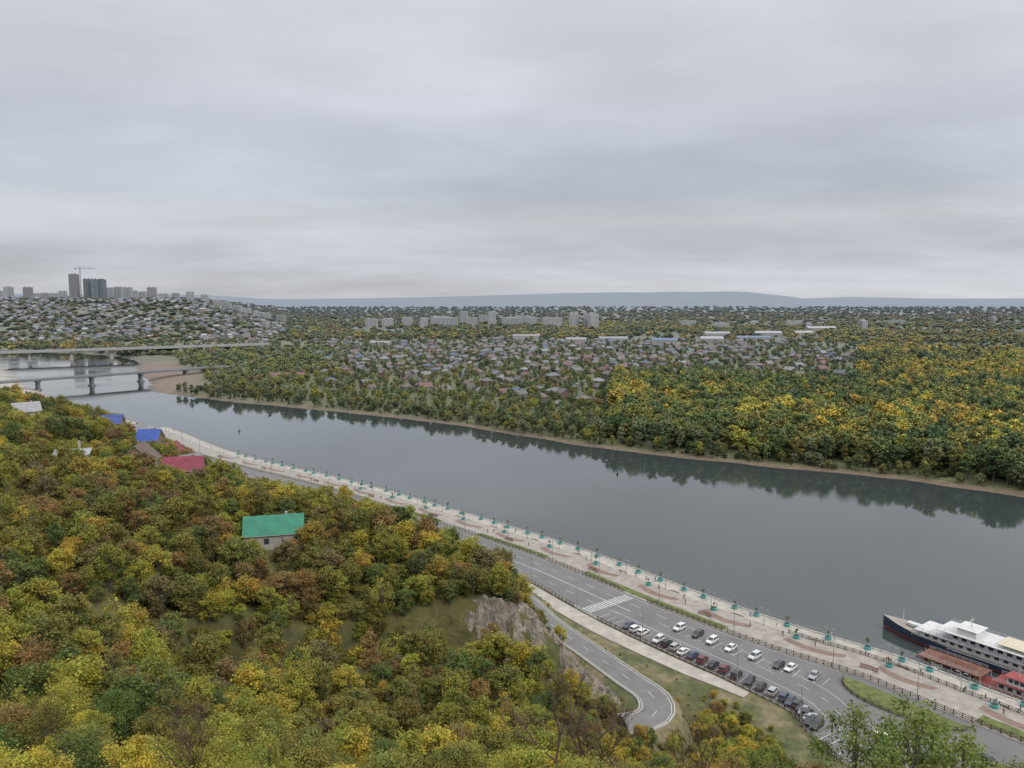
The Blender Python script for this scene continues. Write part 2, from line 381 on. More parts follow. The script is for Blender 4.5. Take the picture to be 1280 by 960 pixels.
def path_ribbon(name,P,w,dz,matk,off=0.,mbx=None):
    mb_=mbx or MB();pr=None
    for i in range(len(P)):
        a=P[max(i-1,0)];c=P[min(i+1,len(P)-1)];t=(c-a)[:2];t=t/np.linalg.norm(t);nn=np.array([-t[1],t[0]])
        l_=P[i][:2]+nn*(off+w/2);r_=P[i][:2]+nn*(off-w/2);z=P[i][2]+dz
        c4=[(r_[0],r_[1],z-.4),(r_[0],r_[1],z),(l_[0],l_[1],z),(l_[0],l_[1],z-.4)]
        if pr:
            mb_.poly([pr[1],c4[1],c4[2],pr[2]])
            if mbx is None:
                mb_.poly([pr[0],c4[0],c4[1],pr[1]]);mb_.poly([pr[2],c4[2],c4[3],pr[3]])
        pr=c4
    if mbx is None: return mb_.obj(name,[matk])
path_ribbon('hill_road',R,7.0,.05,'asphalt2')
m2=MB()
path_ribbon('',R,.14,.062,'',3.1,m2);path_ribbon('',R,.14,.062,'',-3.1,m2)
for k in range(0,len(R)-3,3): path_ribbon('',R[k:k+2],.14,.062,'',0,m2)
m2.obj('hill_road_markings',['paint'])
path_ribbon('hill_road_kerb',R,.3,.16,'conc',3.7);path_ribbon('hill_road_kerb',R,.3,.16,'conc',-3.7)
# ------------------------------------------------------------------ railings
def railing(name,pts,h,matk,spacing=2.,cross=True):
    mb_=MB();acc=0;P=[np.array(pts[0],float)]
    for i in range(1,len(pts)):
        a=np.array(pts[i-1],float);b_=np.array(pts[i],float);L=np.linalg.norm(b_-a)
        if L<1e-6: continue
        while acc+spacing<=L: acc+=spacing;P.append(a+(b_-a)*acc/L)
        acc-=L
    for i,p in enumerate(P):
        mb_.box(p[0],p[1],p[2]+h/2,.16,.16,h+.06)
        if i:
            q=P[i-1]
            for hh in ((.97,.55,.15) if cross else (.97,.5)):
                mb_.bar((q[0],q[1],q[2]+h*hh),(p[0],p[1],p[2]+h*hh),.07,.09)
            if cross:
                mb_.bar((q[0],q[1],q[2]+h*.15),(p[0],p[1],p[2]+h*.95),.05,.06);mb_.bar((q[0],q[1],q[2]+h*.95),(p[0],p[1],p[2]+h*.15),.05,.06)
    return mb_.obj(name,[matk])
def EPz(s,d,z): a=EP(s,d);return (a[0],a[1],z)
railing('quay_railing',[EPz(s,.2,3.42) for s in np.arange(-110,550,3)],1.05,'steel',2.5,False)
railing('road_railing',[EPz(s,22.0,4.65) for s in np.arange(-110,98,3)],1.2,'brown')
railing('road_railing',[EPz(s,22.0,4.65) for s in np.arange(107,550,3)],1.2,'brown')
railing('road_railing',[EPz(s,float(rail(s))+.2,4.5) for s in np.arange(-110,98,3)],1.2,'brown')
railing('road_railing',[EPz(s,float(rail(s))+.2,4.5) for s in np.arange(107,180,3)],1.2,'brown')
railing('terrace_railing',[EPz(s,9.3,4.65) for s in np.arange(-60,60,3)],1.0,'brown')
railing('lawn_railing',[EPz(s,25+8.3*math.sqrt(max(0,1-((s-18)/17)**2)),4.55) for s in np.linspace(1,35,26)],.9,'brown')
# ------------------------------------------------------------------ trees
def make_tree(name,Ht,Rc,ncl,nleaf,ls,seed,cz=.6,cv=.42,trunk=True,clr=.36,lm='leaf'):
    g=np.random.default_rng(seed)
    d=g.normal(size=(ncl,3));d/=np.linalg.norm(d,axis=1)[:,None];rad=g.uniform(.2,1,ncl)**.55
    cen=d*rad[:,None]*np.array([Rc*.8,Rc*.8,Ht*cv*.85]);cen[:,2]+=Ht*cz
    asym=g.normal(0,.12,2)*Rc
    cen[:,:2]+=asym*(cen[:,2:3]/Ht)
    cr=Rc*clr*g.uniform(.55,1.3,ncl)
    k=nleaf//ncl;ci=np.repeat(np.arange(ncl),k);nl=len(ci)
    q=g.normal(size=(nl,3));qn=np.linalg.norm(q,axis=1)[:,None];q/=qn;rl_=np.clip(np.abs(g.normal(.62,.32,nl)),0,1.5);q=q*rl_[:,None]
    pos=cen[ci]+q*cr[ci][:,None]*np.array([1,1,.85])
    pos[:,2]=np.maximum(pos[:,2],Ht*.06)
    nrm=q*.6+g.normal(size=(nl,3))*.6+np.array([0,0,.55]);nrm/=np.linalg.norm(nrm,axis=1)[:,None]
    t=np.cross(nrm,g.normal(size=(nl,3)));t/=np.linalg.norm(t,axis=1)[:,None];bt=np.cross(nrm,t)
    s=ls*g.uniform(.6,1.3,nl)[:,None]
    v=np.stack([pos-t*s*.5,pos-bt*s*.32,pos+t*s*.5,pos+bt*s*.32],1).reshape(-1,3)
    clb=g.uniform(.8,1.2,ncl)
    sh=(.76+.38*np.clip((pos[:,2]/Ht-(cz-cv))/(2*cv),0,1))*clb[ci]*g.uniform(.75,1.3,nl)  # crown shade painted into leaf colour, darker low down, plus random leaf tone
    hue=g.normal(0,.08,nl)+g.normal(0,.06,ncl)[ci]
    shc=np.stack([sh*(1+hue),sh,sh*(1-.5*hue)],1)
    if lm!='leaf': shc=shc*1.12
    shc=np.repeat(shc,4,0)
    quads=np.arange(nl*4).reshape(-1,4)
    vs=[v];qs=[quads];cs=[shc];mi=[np.zeros(nl,np.int32)];off=nl*4
    def tube(p0,p1,r0,r1,m=5):
        nonlocal off
        p0=np.array(p0,float);p1=np.array(p1,float);dd=p1-p0;dd/=np.linalg.norm(dd)
        a=np.cross(dd,[.3,.9,.1]);a/=np.linalg.norm(a);b_=np.cross(dd,a)
        an=np.arange(m)*2*np.pi/m;o=np.cos(an)[:,None]*a+np.sin(an)[:,None]*b_
        vv=np.concatenate([p0+o*r0,p1+o*r1]);i=np.arange(m);j=(i+1)%m
        vs.append(vv);qs.append(np.stack([i,j,j+m,i+m],1)+off);cs.append(np.ones((2*m,3)));mi.append(np.ones(m,np.int32));off+=2*m
    if trunk:
        r=Ht*.018+.02;p=np.array([0,0,-.6]);top=np.array([g.normal(0,.03)*Ht,g.normal(0,.03)*Ht,Ht*.45])
        tube(p,top,r,r*.6);t2=np.array([top[0]*1.5,top[1]*1.5,Ht*.85]);tube(top,t2,r*.6,r*.15)
        for c in cen[:min(ncl,26)]:
            zt=min(c[2]*.65,Ht*.8);fr=np.clip(zt/(Ht*.45),0,1);st=p*(1-fr)+top*fr if zt<Ht*.45 else top+(t2-top)*((zt-Ht*.45)/(Ht*.4))
            mid=(st+c)/2+np.array([0,0,-.02*Ht]);tube(st,mid,r*.38,r*.24,4);tube(mid,c,r*.24,r*.08,4)
    V=np.concatenate(vs).astype(np.float32);Q=np.concatenate(qs).astype(np.int32);Cc=np.concatenate(cs);MI=np.concatenate(mi)
    me=bpy.data.meshes.new(name);me.vertices.add(len(V));me.vertices.foreach_set('co',V.ravel())
    me.loops.add(Q.size);me.loops.foreach_set('vertex_index',Q.ravel());me.polygons.add(len(Q))
    me.polygons.foreach_set('loop_start',np.arange(0,Q.size,4,dtype=np.int32));me.update(calc_edges=True)
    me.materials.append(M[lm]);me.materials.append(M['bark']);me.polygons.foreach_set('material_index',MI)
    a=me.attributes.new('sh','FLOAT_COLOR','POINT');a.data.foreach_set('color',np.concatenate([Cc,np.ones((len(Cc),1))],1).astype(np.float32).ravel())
    return me
TC=bpy.data.collections.new('tree_library')
specs=[('a_near0',8,2.8,60,16000,.17,.56,.44),('a_near1',8,2.3,50,14000,.155,.6,.42),('a_near2',8,3.1,64,16000,.18,.52,.46),('a_near3',8,2.6,46,6400,.155,.6,.42),
('b_mid0',8,2.8,36,3800,.34,.55,.45),('b_mid1',8,2.3,30,3200,.32,.58,.45),('b_mid2',8,3.2,40,4000,.36,.5,.46),('b_mid3',8,2.7,30,1800,.30,.56,.42),
('c_tall0',20,5.4,40,2600,1.05,.55,.45),('c_tall1',20,4.2,34,2200,1.0,.55,.46),('c_tall2',20,6.4,42,2800,1.1,.5,.46),
('d_far0',20,6.5,22,700,2.4,.48,.46),('d_far1',20,7.5,24,800,2.6,.45,.46),('e_pop',20,2.1,24,1300,.95,.52,.5)]
for i,(nm,h_,r_,nc,nlf,ls_,cz_,cv_) in enumerate(specs):
    me=make_tree('%02d_%s'%(i,nm),h_,r_,nc,nlf,ls_,100+i,cz_,cv_,clr=.30 if nm[0]=='a' else .34,lm='leaf' if nm[0] in 'ab' else 'leaf_far')
    TC.objects.link(bpy.data.objects.new('%02d_%s'%(i,nm),me))
def scatter(name,pts,rot,scl,idx,tint,coll):
    me=bpy.data.meshes.new(name);n_=len(pts);me.vertices.add(n_);me.vertices.foreach_set('co',np.asarray(pts,np.float32).ravel())
    def at(nm,ty,key,val):
        a=me.attributes.new(nm,ty,'POINT');a.data.foreach_set(key,val)
    at('rz','FLOAT','value',np.asarray(rot,np.float32));at('vs','FLOAT_VECTOR','vector',np.asarray(scl,np.float32).ravel())
    at('idx','INT','value',np.asarray(idx,np.int32));at('tint','FLOAT_VECTOR','vector',np.asarray(tint,np.float32).ravel())
    o=link(bpy.data.objects.new(name,me))
    ng=bpy.data.node_groups.new(name,'GeometryNodeTree')
    ng.interface.new_socket('Geometry',in_out='INPUT',socket_type='NodeSocketGeometry');ng.interface.new_socket('Geometry',in_out='OUTPUT',socket_type='NodeSocketGeometry')
    N=ng.nodes;l=ng.links.new
    gi=N.new('NodeGroupInput');go=N.new('NodeGroupOutput');ip=N.new('GeometryNodeInstanceOnPoints')
    ci=N.new('GeometryNodeCollectionInfo');ci.inputs['Collection'].default_value=coll;ci.inputs['Separate Children'].default_value=True;ci.inputs['Reset Children'].default_value=True
    def na(nm,ty):
        q=N.new('GeometryNodeInputNamedAttribute');q.data_type=ty;q.inputs['Name'].default_value=nm;return q.outputs[0]
    cx=N.new('ShaderNodeCombineXYZ');l(na('rz','FLOAT'),cx.inputs[2]);l(cx.outputs[0],ip.inputs['Rotation'])
    l(na('vs','FLOAT_VECTOR'),ip.inputs['Scale']);l(na('idx','INT'),ip.inputs['Instance Index']);ip.inputs['Pick Instance'].default_value=True
    l(gi.outputs[0],ip.inputs['Points']);l(ci.outputs[0],ip.inputs['Instance']);l(ip.outputs[0],go.inputs[0])
    md=o.modifiers.new('scatter','NODES');md.node_group=ng;return o
PAL={'green':(.12,.16,.038),'dkgreen':(.078,.115,.036),'olive':(.205,.195,.04),'yg':(.29,.285,.04),'yellow':(.42,.35,.045),'gold':(.38,.28,.045),'rust':(.27,.175,.055),'brown':(.21,.16,.06),'willow':(.18,.205,.09)}
def pick(n_,w):
    ks=list(w);p=np.array([w[k] for k in ks],float);p/=p.sum();i=rng.choice(len(ks),n_,p=p)
    c=np.array([PAL[k] for k in ks])[i];return c*rng.uniform(.84,1.18,(n_,1))*rng.uniform(.95,1.05,(n_,3))
HS=[(-53,171,12,8,'g',15,(.03,.19,.12)),(-34,229,11,8,'g',-30,(.04,.20,.14)),(-91,215,10,7,'g',10,(.20,.03,.05)),(-104,217,7,8,'w',95,(.13,.09,.07)),
(-122,262,6.5,7,'g',5,(.03,.08,.34)),(-124,279,9,7,'g',70,(.20,.03,.04)),(-118,208,8,5,'s',20,(.33,.35,.37)),(-171,333,8,7,'g',15,(.04,.07,.25)),(-163,338,8,7,'g',80,(.2,.2,.2)),
(-128,359,9,6,'g',40,(.35,.35,.35)),(-112,349,8,6,'g',-20,(.25,.22,.2)),(-104,305,7,5,'s',30,(.45,.45,.45)),(-190,305,9,7,'g',40,(.3,.3,.32)),(-136,300,8,7,'g',60,(.22,.12,.09)),(-98,236,7,5,'g',60,(.2,.2,.2)),(-170,398,9,7,'g',30,(.25,.25,.26)),(-148,385,10,6,'g',35,(.35,.33,.3)),(-245,380,9,7,'g',10,(.25,.1,.08)),(-285,440,14,9,'g',50,(.34,.36,.39))]
HZ={0:-1.0,1:1.5}
hx=np.array([h[0] for h in HS]);hy=np.array([h[1] for h in HS])
# gardens and road edges where growth is kept low (x,y,z,half width)
OPEN=[(h[0],h[1],th(h[0],h[1])+HZ.get(i,0)+2.2,5.) for i,h in enumerate(HS)]+[(c[0],c[1],c[2]+.5,2.6) for c in CARS[1:]]
def jgrid(x0,x1,y0,y1,sp):
    a,b_=np.meshgrid(np.arange(x0,x1,sp),np.arange(y0,y1,sp));a=a.ravel();b_=b_.ravel()
    return a+rng.uniform(-.48,.48,len(a))*sp,b_+rng.uniform(-.48,.48,len(a))*sp
def hill_scatter():
    P=[];S=[];I=[];T=[]
    for sp,kind in ((4.4,0),(3.1,1)):
        x,y=jgrid(-430,150,14,500,sp)
        u=x/np.maximum(y,1);k=(u>-1.0)&(u<.9);x=x[k];y=y[k]
        if kind: k=(y<180)|(rng.random(len(x))<.7);x=x[k];y=y[k]
        h,dN,sN,f,r,rl=terrain(x,y,True)
        dist=np.hypot(x,y)
        rock=rock_at(x,y)>(.5 if kind else .3)
        hd=np.min(np.hypot(x[:,None]-hx,y[:,None]-hy),axis=1)
        hid=(y<172)&(x<2)
        ok=(dN>rl+(11 if kind==0 else 9.5))&(r>np.where(hid,4.1,6.5 if kind==0 else 5))&(~rock)&(dist>34)
        ok&=(hd>7)
        opn=(x>12)&(x<46)&(y>150)&(y<235)
        ok&=~(opn&((kind==0)|(rng.random(len(x))<.68)))
        x,y,h,dist,sN,dN,r=[q[ok] for q in (x,y,h,dist,sN,dN,r)]
        m=len(x);sc=rng.uniform(.7,1.2,m)*(1. if kind==0 else .5)
        sc=np.where((x>5)&(y>75),sc*.62,sc)
        sc=np.where((x>20)&(y>120),sc*.85,sc)
        sc=np.where((x>12)&(x<46)&(y>150)&(y<235),sc*.5,sc)
        sc=np.where((dist>60)&(dist<145)&(x>-60)&(y<136),sc*.9,sc)
        sc=np.where((y>200)&(x>-130),sc*.72,sc)
        for ox,oy,oz,hw in OPEN:
            D=math.hypot(ox,oy);q=(x*ox+y*oy)/D/D;lat=np.abs(x*oy-y*ox)/D
            los=100+(oz-100)*q
            lim=np.maximum((los-h)/8.6,.2)
            inb=(q<.995)&(q>1-17./D)&(lat<hw)
            sc=np.where(inb,np.minimum(sc,lim),sc)
        idx=np.where(dist<85,rng.choice([0,1,2,3],m,p=[.28,.28,.28,.16]),rng.choice([4,5,6,7],m,p=[.3,.27,.3,.13]))
        nz=fbm(x/26,y/26);nn=fbm(x/9+7,y/9)
        t=pick(m,{'olive':3.0,'green':1.2,'yg':2,'yellow':.9,'rust':.45,'brown':.4,'gold':.45})
        ya=pick(m,{'yellow':1.3,'yg':3,'olive':1.8});ga=pick(m,{'green':1.9,'olive':2.0,'yg':2});ra=pick(m,{'rust':1.3,'brown':1.1,'olive':2.6,'gold':.8,'yg':.9})
        t=np.where(((nz<.40)&(rng.random(m)<.7))[:,None],ga,t);t=np.where(((nz>.57)&(rng.random(m)<.7))[:,None],ra,t)
        t=np.where((((nn>.62)|(dist<75))&(rng.random(m)<.75))[:,None],ya,t)
        P.append(np.stack([x,y,h-.2],1));S.append(np.stack([sc*rng.uniform(.9,1.25,m)*(1.3 if kind else 1),sc*rng.uniform(.9,1.25,m)*(1.3 if kind else 1),sc*rng.uniform(.8,1.08,m)],1));I.append(idx);T.append(t)
    def add(n_,cx,cy,sx_,sy_,s0,s1,ids,w):
        x=cx+rng.normal(0,1,n_)*sx_;y=cy+rng.normal(0,1,n_)*sy_;h,_,_,_,r,_=terrain(x,y,True);k=r>5
        x,y,h=x[k],y[k],h[k];n_=len(x)
        sc=rng.uniform(s0,s1,n_);P.append(np.stack([x,y,h-.2],1));S.append(np.stack([sc*1.15,sc*1.15,sc],1));I.append(rng.choice(ids,n_));T.append(pick(n_,w))
    add(46,47,150,4.5,5,.45,.8,[4,5,6],{'yellow':3,'yg':2,'olive':.6})
    add(14,42,163,1.8,3,.45,.65,[4,5,6],{'yellow':2,'yg':1})
    add(20,58,136,5,4,.5,.85,[4,5,6],{'yg':2,'olive':2,'yellow':1})
    add(14,10,140,7,2.0,.45,.75,[4,5,6],{'yellow':2,'yg':2})
    for q,(tx,ty,tz,k) in enumerate(((25.5,54,1.7,3),(30.5,56,1.85,3),(35,58,1.75,3),(38,55,1.5,3),(21,60,1.2,3),(33,50,1.3,3))):
        P.append(np.array([[tx,ty,th(tx,ty)-.2]]));S.append(np.full((1,3),tz));I.append(np.array([k]));T.append(np.array([(.17,.215,.045)])*(1+.1*(q%3)))
    P=np.concatenate(P)
    scatter('hillside_trees',P,rng.uniform(0,6.28,len(P)),np.concatenate(S),np.concatenate(I),np.concatenate(T),TC)
hill_scatter()
def far_scatter():
    P=[]
    r=330.
    while r<7500:
        sp=max(7.5,r*.0150)
        us=np.arange(-.85,.95,sp/r);y=r*np.ones_like(us)+rng.uniform(-.5,.5,len(us))*sp;x=us*y+rng.uniform(-.45,.45,len(us))*sp
        P.append(np.stack([x,y,np.full_like(x,sp)],1));r+=sp*.95
    P=np.concatenate(P)
    Q=[]
    for k in range(len(F)-1):
        a=F[k];b_=F[k+1];L=np.linalg.norm(b_-a);m_=a/2+b_/2
        if m_[1]<250 or np.hypot(*m_)>1100 or L<1: continue
        t=(b_-a)/L;nn=np.array([t[1],-t[0]])
        for j in range(int(L*.75)):
            dd_=rng.uniform(5,34);pt=a+t*rng.uniform(0,L)+nn*dd_;Q.append((pt[0],pt[1],-1.))
    P=np.concatenate([P,np.array(Q)])
    x,y,sp=P.T;shore=sp<0
    h,dN,sN,f,rr,rl=terrain(x,y,True);u=x/y;dist=np.hypot(x,y);m=len(x)
    rnd=rng.random(m);fn=fbm(x/60,y/60);big=fbm(x/420,y/150)
    ok=(f>4.5)
    forestR=(u>.13)&(f<330+500*np.clip(u-.42,0,1))|(u>.44)&(dist<1500)
    forestR&=f>10
    left=(u<-.21)&(dist<1500)
    vill=(~forestR)&(~left)&(dist>660)&(dist<1750)&(f>90)
    belt=(~forestR)&(~left)&(~vill)&(dist<1500)
    hillL=(u<-.28)&(y>1560)&(y<3200)
    plain=(dist>=1500)&~hillL&~vill
    dens=np.where(forestR,.98,0);dens=np.where(left,.9,dens);dens=np.where(vill,.93,dens);dens=np.where(belt,.98,dens)
    dens=np.where(plain,ss(.36,.5,big)*.75+.25,dens);dens=np.where(hillL,.9,dens)
    dens=np.where((x<-330)&(x>-640)&(f<60)&(y>830)&(y<1300),0,dens)
    ok&=rnd<dens
    ok&=~(shore&(fn<.33))
    hgt=np.where(forestR,rng.uniform(16,25,m),rng.uniform(6,11,m))
    hgt=np.where(forestR&(f<40),rng.uniform(12,22,m),hgt)
    hgt=np.where(left,rng.uniform(7,15,m),hgt);hgt=np.where(belt,rng.uniform(6,12.5,m),hgt);hgt=np.where(plain,rng.uniform(9,17,m),hgt)
    hgt=np.where(vill,rng.uniform(6,11.5,m),hgt)
    hgt=np.where(shore,rng.uniform(2.,5.5,m)*np.where(f>14,1.6,.8),hgt)
    wsc=np.maximum(hgt,np.minimum(sp*1.5,60)*.75)/20.
    wsc=np.where(dist<900,hgt/20*rng.uniform(1,1.35,m),wsc);wsc=np.where(vill,hgt/20*1.15,wsc)
    idx=np.where(dist<950,rng.choice([8,9,10],m),np.where(dist<1300,rng.choice([8,11,12],m),rng.choice([11,12],m)))
    idx=np.where(shore,rng.choice([4,5,6],m),idx)
    idx=np.where(forestR&(rnd<.05),13,idx)
    T=pick(m,{'green':2,'olive':2,'dkgreen':1,'yg':.6,'rust':.3})
    tR=pick(m,{'dkgreen':1.8,'green':2.4,'olive':2.4,'yg':.8,'yellow':.1});tY=pick(m,{'yellow':1.8,'gold':1.8,'olive':1.8,'yg':1.4})
    tL=pick(m,{'willow':2.5,'green':1.5,'olive':1.8,'yg':.8,'brown':.2});tV=pick(m,{'green':2,'dkgreen':1.6,'olive':1.8,'rust':.2,'yg':.3,'brown':.3})
    tP=pick(m,{'olive':2.4,'green':1.4,'dkgreen':.6,'gold':.5,'rust':.25,'yg':.8,'brown':.6,'yellow':.2});tW=pick(m,{'willow':1.6,'green':2,'olive':2,'dkgreen':1.2,'yg':.4})
    T=np.where(forestR[:,None],tR,T)
    yb=forestR&((f>85)&(f<165)&(fn>.34)|(dist>900)&(big>.46)|(fn>.70))
    T=np.where((yb&(rng.random(m)<.78))[:,None],tY,T)
    T=np.where(left[:,None],tL,T);T=np.where(vill[:,None],tV,T);T=np.where(plain[:,None],tP,T);T=np.where(belt[:,None],tW,T)
    T=np.where((plain&(u>.05)&(big>.54)&(rng.random(m)<.7))[:,None],tY,T)
    T=np.where((((f<30)|shore)&(dist<1200))[:,None],tW*.9,T)
    P=np.stack([x,y,h-.4],1)[ok];zsc=np.where(shore,hgt/8,hgt/20);wsc=np.where(shore,hgt/8*1.2,wsc)
    S=np.stack([wsc*rng.uniform(.9,1.1,m),wsc*rng.uniform(.9,1.1,m),zsc],1)[ok]
    scatter('far_bank_forest',P,rng.uniform(0,6.28,len(P)),S,idx[ok],T[ok],TC)
far_scatter()
def bare_tree(name,h,seed):
    rr_=random.Random(seed);mb_=MB()
    def br(p,d,L,r,k):
        q=p+d*L;mb_.cyl(p,q,r,r*.68,5 if k>2 else 3,0,False)
        if k==0: return
        for j in range(rr_.choice([2,3,3])):
            nd=(d+Vector((rr_.uniform(-.65,.65),rr_.uniform(-.65,.65),rr_.uniform(-.1,.4)))).normalized()
            br(q,nd,L*rr_.uniform(.62,.85),r*.62,k-1)
    br(Vector((0,0,-.5)),Vector((.03,.02,1)).normalized(),h*.27,h*.014,6)
    return mb_.mesh(name,['twig'])
for x_,y_,h_,sd in ((5.5,66,17,3),(8.5,74,14,5),(-24,58,12,9),(17,66,12,11)):
    place(bare_tree('bare_tree',h_,sd),'bare_tree',x_,y_,th(x_,y_),random.uniform(0,6))
# ------------------------------------------------------------------ houses
def house(name,w,l,h,rh,mats,windows=True,kind='g'):
    mb=MB();ov=.5
    mb.box(0,0,h/2-.75,w,l,h+1.5,0)
    if kind=='s':
        mb.poly([(-w/2-ov,-l/2-ov,h+.05),(w/2+ov,-l/2-ov,h+.05),(w/2+ov,l/2+ov,h+1),(-w/2-ov,l/2+ov,h+1)],1)
        mb.poly([(-w/2-ov,-l/2-ov,h-.1),(-w/2-ov,l/2+ov,h+.85),(w/2+ov,l/2+ov,h+.85),(w/2+ov,-l/2-ov,h-.1)],1)
    elif kind=='h':
        a=w/2+ov;b_=l/2+ov;k=max(0,w/2-l/2)
        A=(-a,-b_,h);B=(a,-b_,h);C_=(a,b_,h);D=(-a,b_,h);p=(-k-.3,0,h+rh);q=(k+.3,0,h+rh)
        mb.poly([A,B,q,p],1);mb.poly([C_,D,p,q],1);mb.poly([B,C_,q],1);mb.poly([D,A,p],1);mb.poly([A,D,C_,B],1)
    else:
        for sx in (-1,1): mb.poly([(sx*w/2,-l/2,h),(sx*w/2,l/2,h),(sx*w/2,0,h+rh)][::sx],0)
        k=ov*rh/(l/2)
        for sy in (-1,1):
            t=.14
            e=[(-w/2-ov,sy*(l/2+ov),h-k),(w/2+ov,sy*(l/2+ov),h-k),(w/2+ov,0,h+rh),(-w/2-ov,0,h+rh)]
            u_=[(a,b_,c+t) for a,b_,c in e]
            mb.poly(u_,1);mb.poly(e[::-1],3)
            for i in range(4):
                j=(i+1)%4;mb.poly([e[i],e[j],u_[j],u_[i]],3)
    if windows:
        for sy in (-1,1):
            nwin=max(2,int(w/2.8))
            for i in range(nwin):
                x_=-w/2+(i+.5)*w/nwin
                for zc in ([1.6] if h<4.4 else [1.6,4.3]):
                    mb.box(x_,sy*(l/2+.02),zc,1.25,.08,1.5,3);mb.box(x_,sy*(l/2+.05),zc,1.0,.08,1.25,2)
        for sx in (-1,1):
            for y_ in (-l/4,l/4):
                mb.box(sx*(w/2+.02),y_,1.6,.08,1.25,1.5,3);mb.box(sx*(w/2+.05),y_,1.6,.08,1.0,1.25,2)
            if kind=='g': mb.box(sx*(w/2+.02),0,h+rh*.35,.08,1.1,1.2,3);mb.box(sx*(w/2+.05),0,h+rh*.35,.08,.85,.95,2)
        mb.box(w*.1,-(l/2+.04),1.05,1.0,.12,2.1,3)
    mb.box(w*.22,l*.12,h+rh*.85,.6,.6,1.8,0)
    return mb.mesh(name,mats)
nm={'g':'hillside_house','w':'timber_house','s':'garden_shed'}
for i,(x_,y_,w_,l_,k_,r_,c_) in enumerate(HS):
    wm_=['plaster','wood','brick'][i%3] if k_!='w' else 'wood'
    if i in (0,1): wm_='plaster'
    if i in (4,): wm_='wood'
    me=house(nm[k_],w_,l_,(2.4 if k_=='s' else 3.2),(4.0 if k_=='w' else 3.0),[wm_,'roofc','glass','plaster'],True,'g' if k_=='w' else k_)
    place(me,nm[k_],x_,y_,th(x_,y_)+.3+HZ.get(i,0),math.radians(r_),1,c_)
HM=['wallr','roofc','glass','plaster']
VM=[house('village_house',9,8,3,2.8,HM),house('village_house',11,8,5.6,3,HM),house('village_house',9,9,3.2,3,HM,True,'h'),house('village_house',12,9,5.5,2.6,HM,True,'h'),house('village_house',8,6,2.8,2.4,HM)]
RC=[(.17,.07,.055),(.16,.06,.055),(.07,.12,.09),(.16,.16,.16),(.12,.115,.11),(.07,.09,.15),(.19,.18,.17),(.13,.09,.065),(.09,.09,.09),(.18,.105,.08),(.15,.13,.12),(.25,.25,.255),(.15,.11,.085),(.14,.14,.145)]
cand=[];th0=math.radians(28)
for i in range(-60,70):
    for j in range(-50,50):
        gx_=i*22+((j//2)%2)*6;gy_=j*28+(5 if j%2 else -3)
        x_=gx_*math.cos(th0)-gy_*math.sin(th0)+80+random.uniform(-5,5);y_=gx_*math.sin(th0)+gy_*math.cos(th0)+1080+random.uniform(-5,5)
        cand.append((x_,y_))
cand=np.array(cand);hh,dN_,_,f_,_,_=terrain(cand[:,0],cand[:,1],True);u_=cand[:,0]/cand[:,1];di=np.hypot(cand[:,0],cand[:,1])
fr=(u_>.13)&(f_<350)|(u_>.44)
k=(f_>105)&(u_>-.25)&(~fr)&(di>640)&(di<1750)&(rng.random(len(cand))<np.interp(di,[700,1300,1750],[.7,.6,.2])*(.3+1.2*ss(.32,.52,fbm(cand[:,0]/110,cand[:,1]/110))))
vh=np.concatenate([cand[k],hh[k][:,None]],1)
for q in vh:
    place(random.choice(VM),'village_house',q[0],q[1],q[2]+.3,th0+random.choice([0,math.pi/2])+random.uniform(-.15,.15),random.uniform(.85,1.2),random.choice(RC))
def shed(name,w,l,h,x_,y_,r_,c,wall='plaster'):
    me=house(name,w,l,h,l*.16,[wall,'roofc','glass','white']);place(me,name,x_,y_,th(x_,y_),math.radians(r_),1,c)
shed('long_barn',44,14,6,-262,905,12,(.16,.04,.045))
for x_,y_,w_,l_,h_,c in ((300,1550,50,24,9,(.1,.16,.3)),(210,1640,60,20,8,(.3,.31,.32)),(410,1620,45,25,9,(.4,.41,.42)),(520,1700,70,20,7,(.12,.18,.32)),(130,1600,40,18,8,(.35,.35,.35)),(600,1850,60,25,10,(.4,.42,.45)),(700,1900,50,22,9,(.45,.45,.45)),(480,1850,60,22,9,(.38,.38,.4)),(820,2100,80,24,12,(.45,.45,.45)),(30,1720,60,20,9,(.3,.24,.23)),(-250,1500,40,16,7,(.35,.35,.35))):
    shed('warehouse',w_,l_,h_,x_,y_,random.uniform(-20,20),c)
def block(name,w,l,floors,mats,bays=None,fh=2.9):
    mb=MB();H_=floors*fh;mb.box(0,0,H_/2-2,w,l,H_+4,0);mb.box(0,0,H_+.6,w+.4,l+.4,1.2,0);mb.box(w*.2,0,H_+2.2,4,l*.5,2.6,0);mb.box(-w*.25,0,H_+2.2,4,l*.5,2.6,0)
    n_=bays or max(2,int(w/3.4))
    for fl in range(floors):
        z=fl*fh+1.7
        for sy in (-1,1):
            for i in range(n_):
                x_=-w/2+(i+.5)*w/n_
                mb.box(x_,sy*(l/2+.03),z,1.7,.1,1.5,1)
                if i%4==1: mb.box(x_,sy*(l/2+.6),z-1.0,2.6,1.2,1.0,2)
        for sx in (-1,1):
            for y_ in np.arange(-l/2+2.5,l/2-1,4.5): mb.box(sx*(w/2+.03),y_,z,.1,1.5,1.5,1)
    return mb.mesh(name,mats)
B9=block('apartment_block',62,13,9,['panel','glass','white']);B9b=block('apartment_block',34,13,9,['panel','glass','white']);B14=block('apartment_tower',26,18,14,['panel','glass','white']);B5=block('apartment_block',50,12,5,['panel','glass','white'])
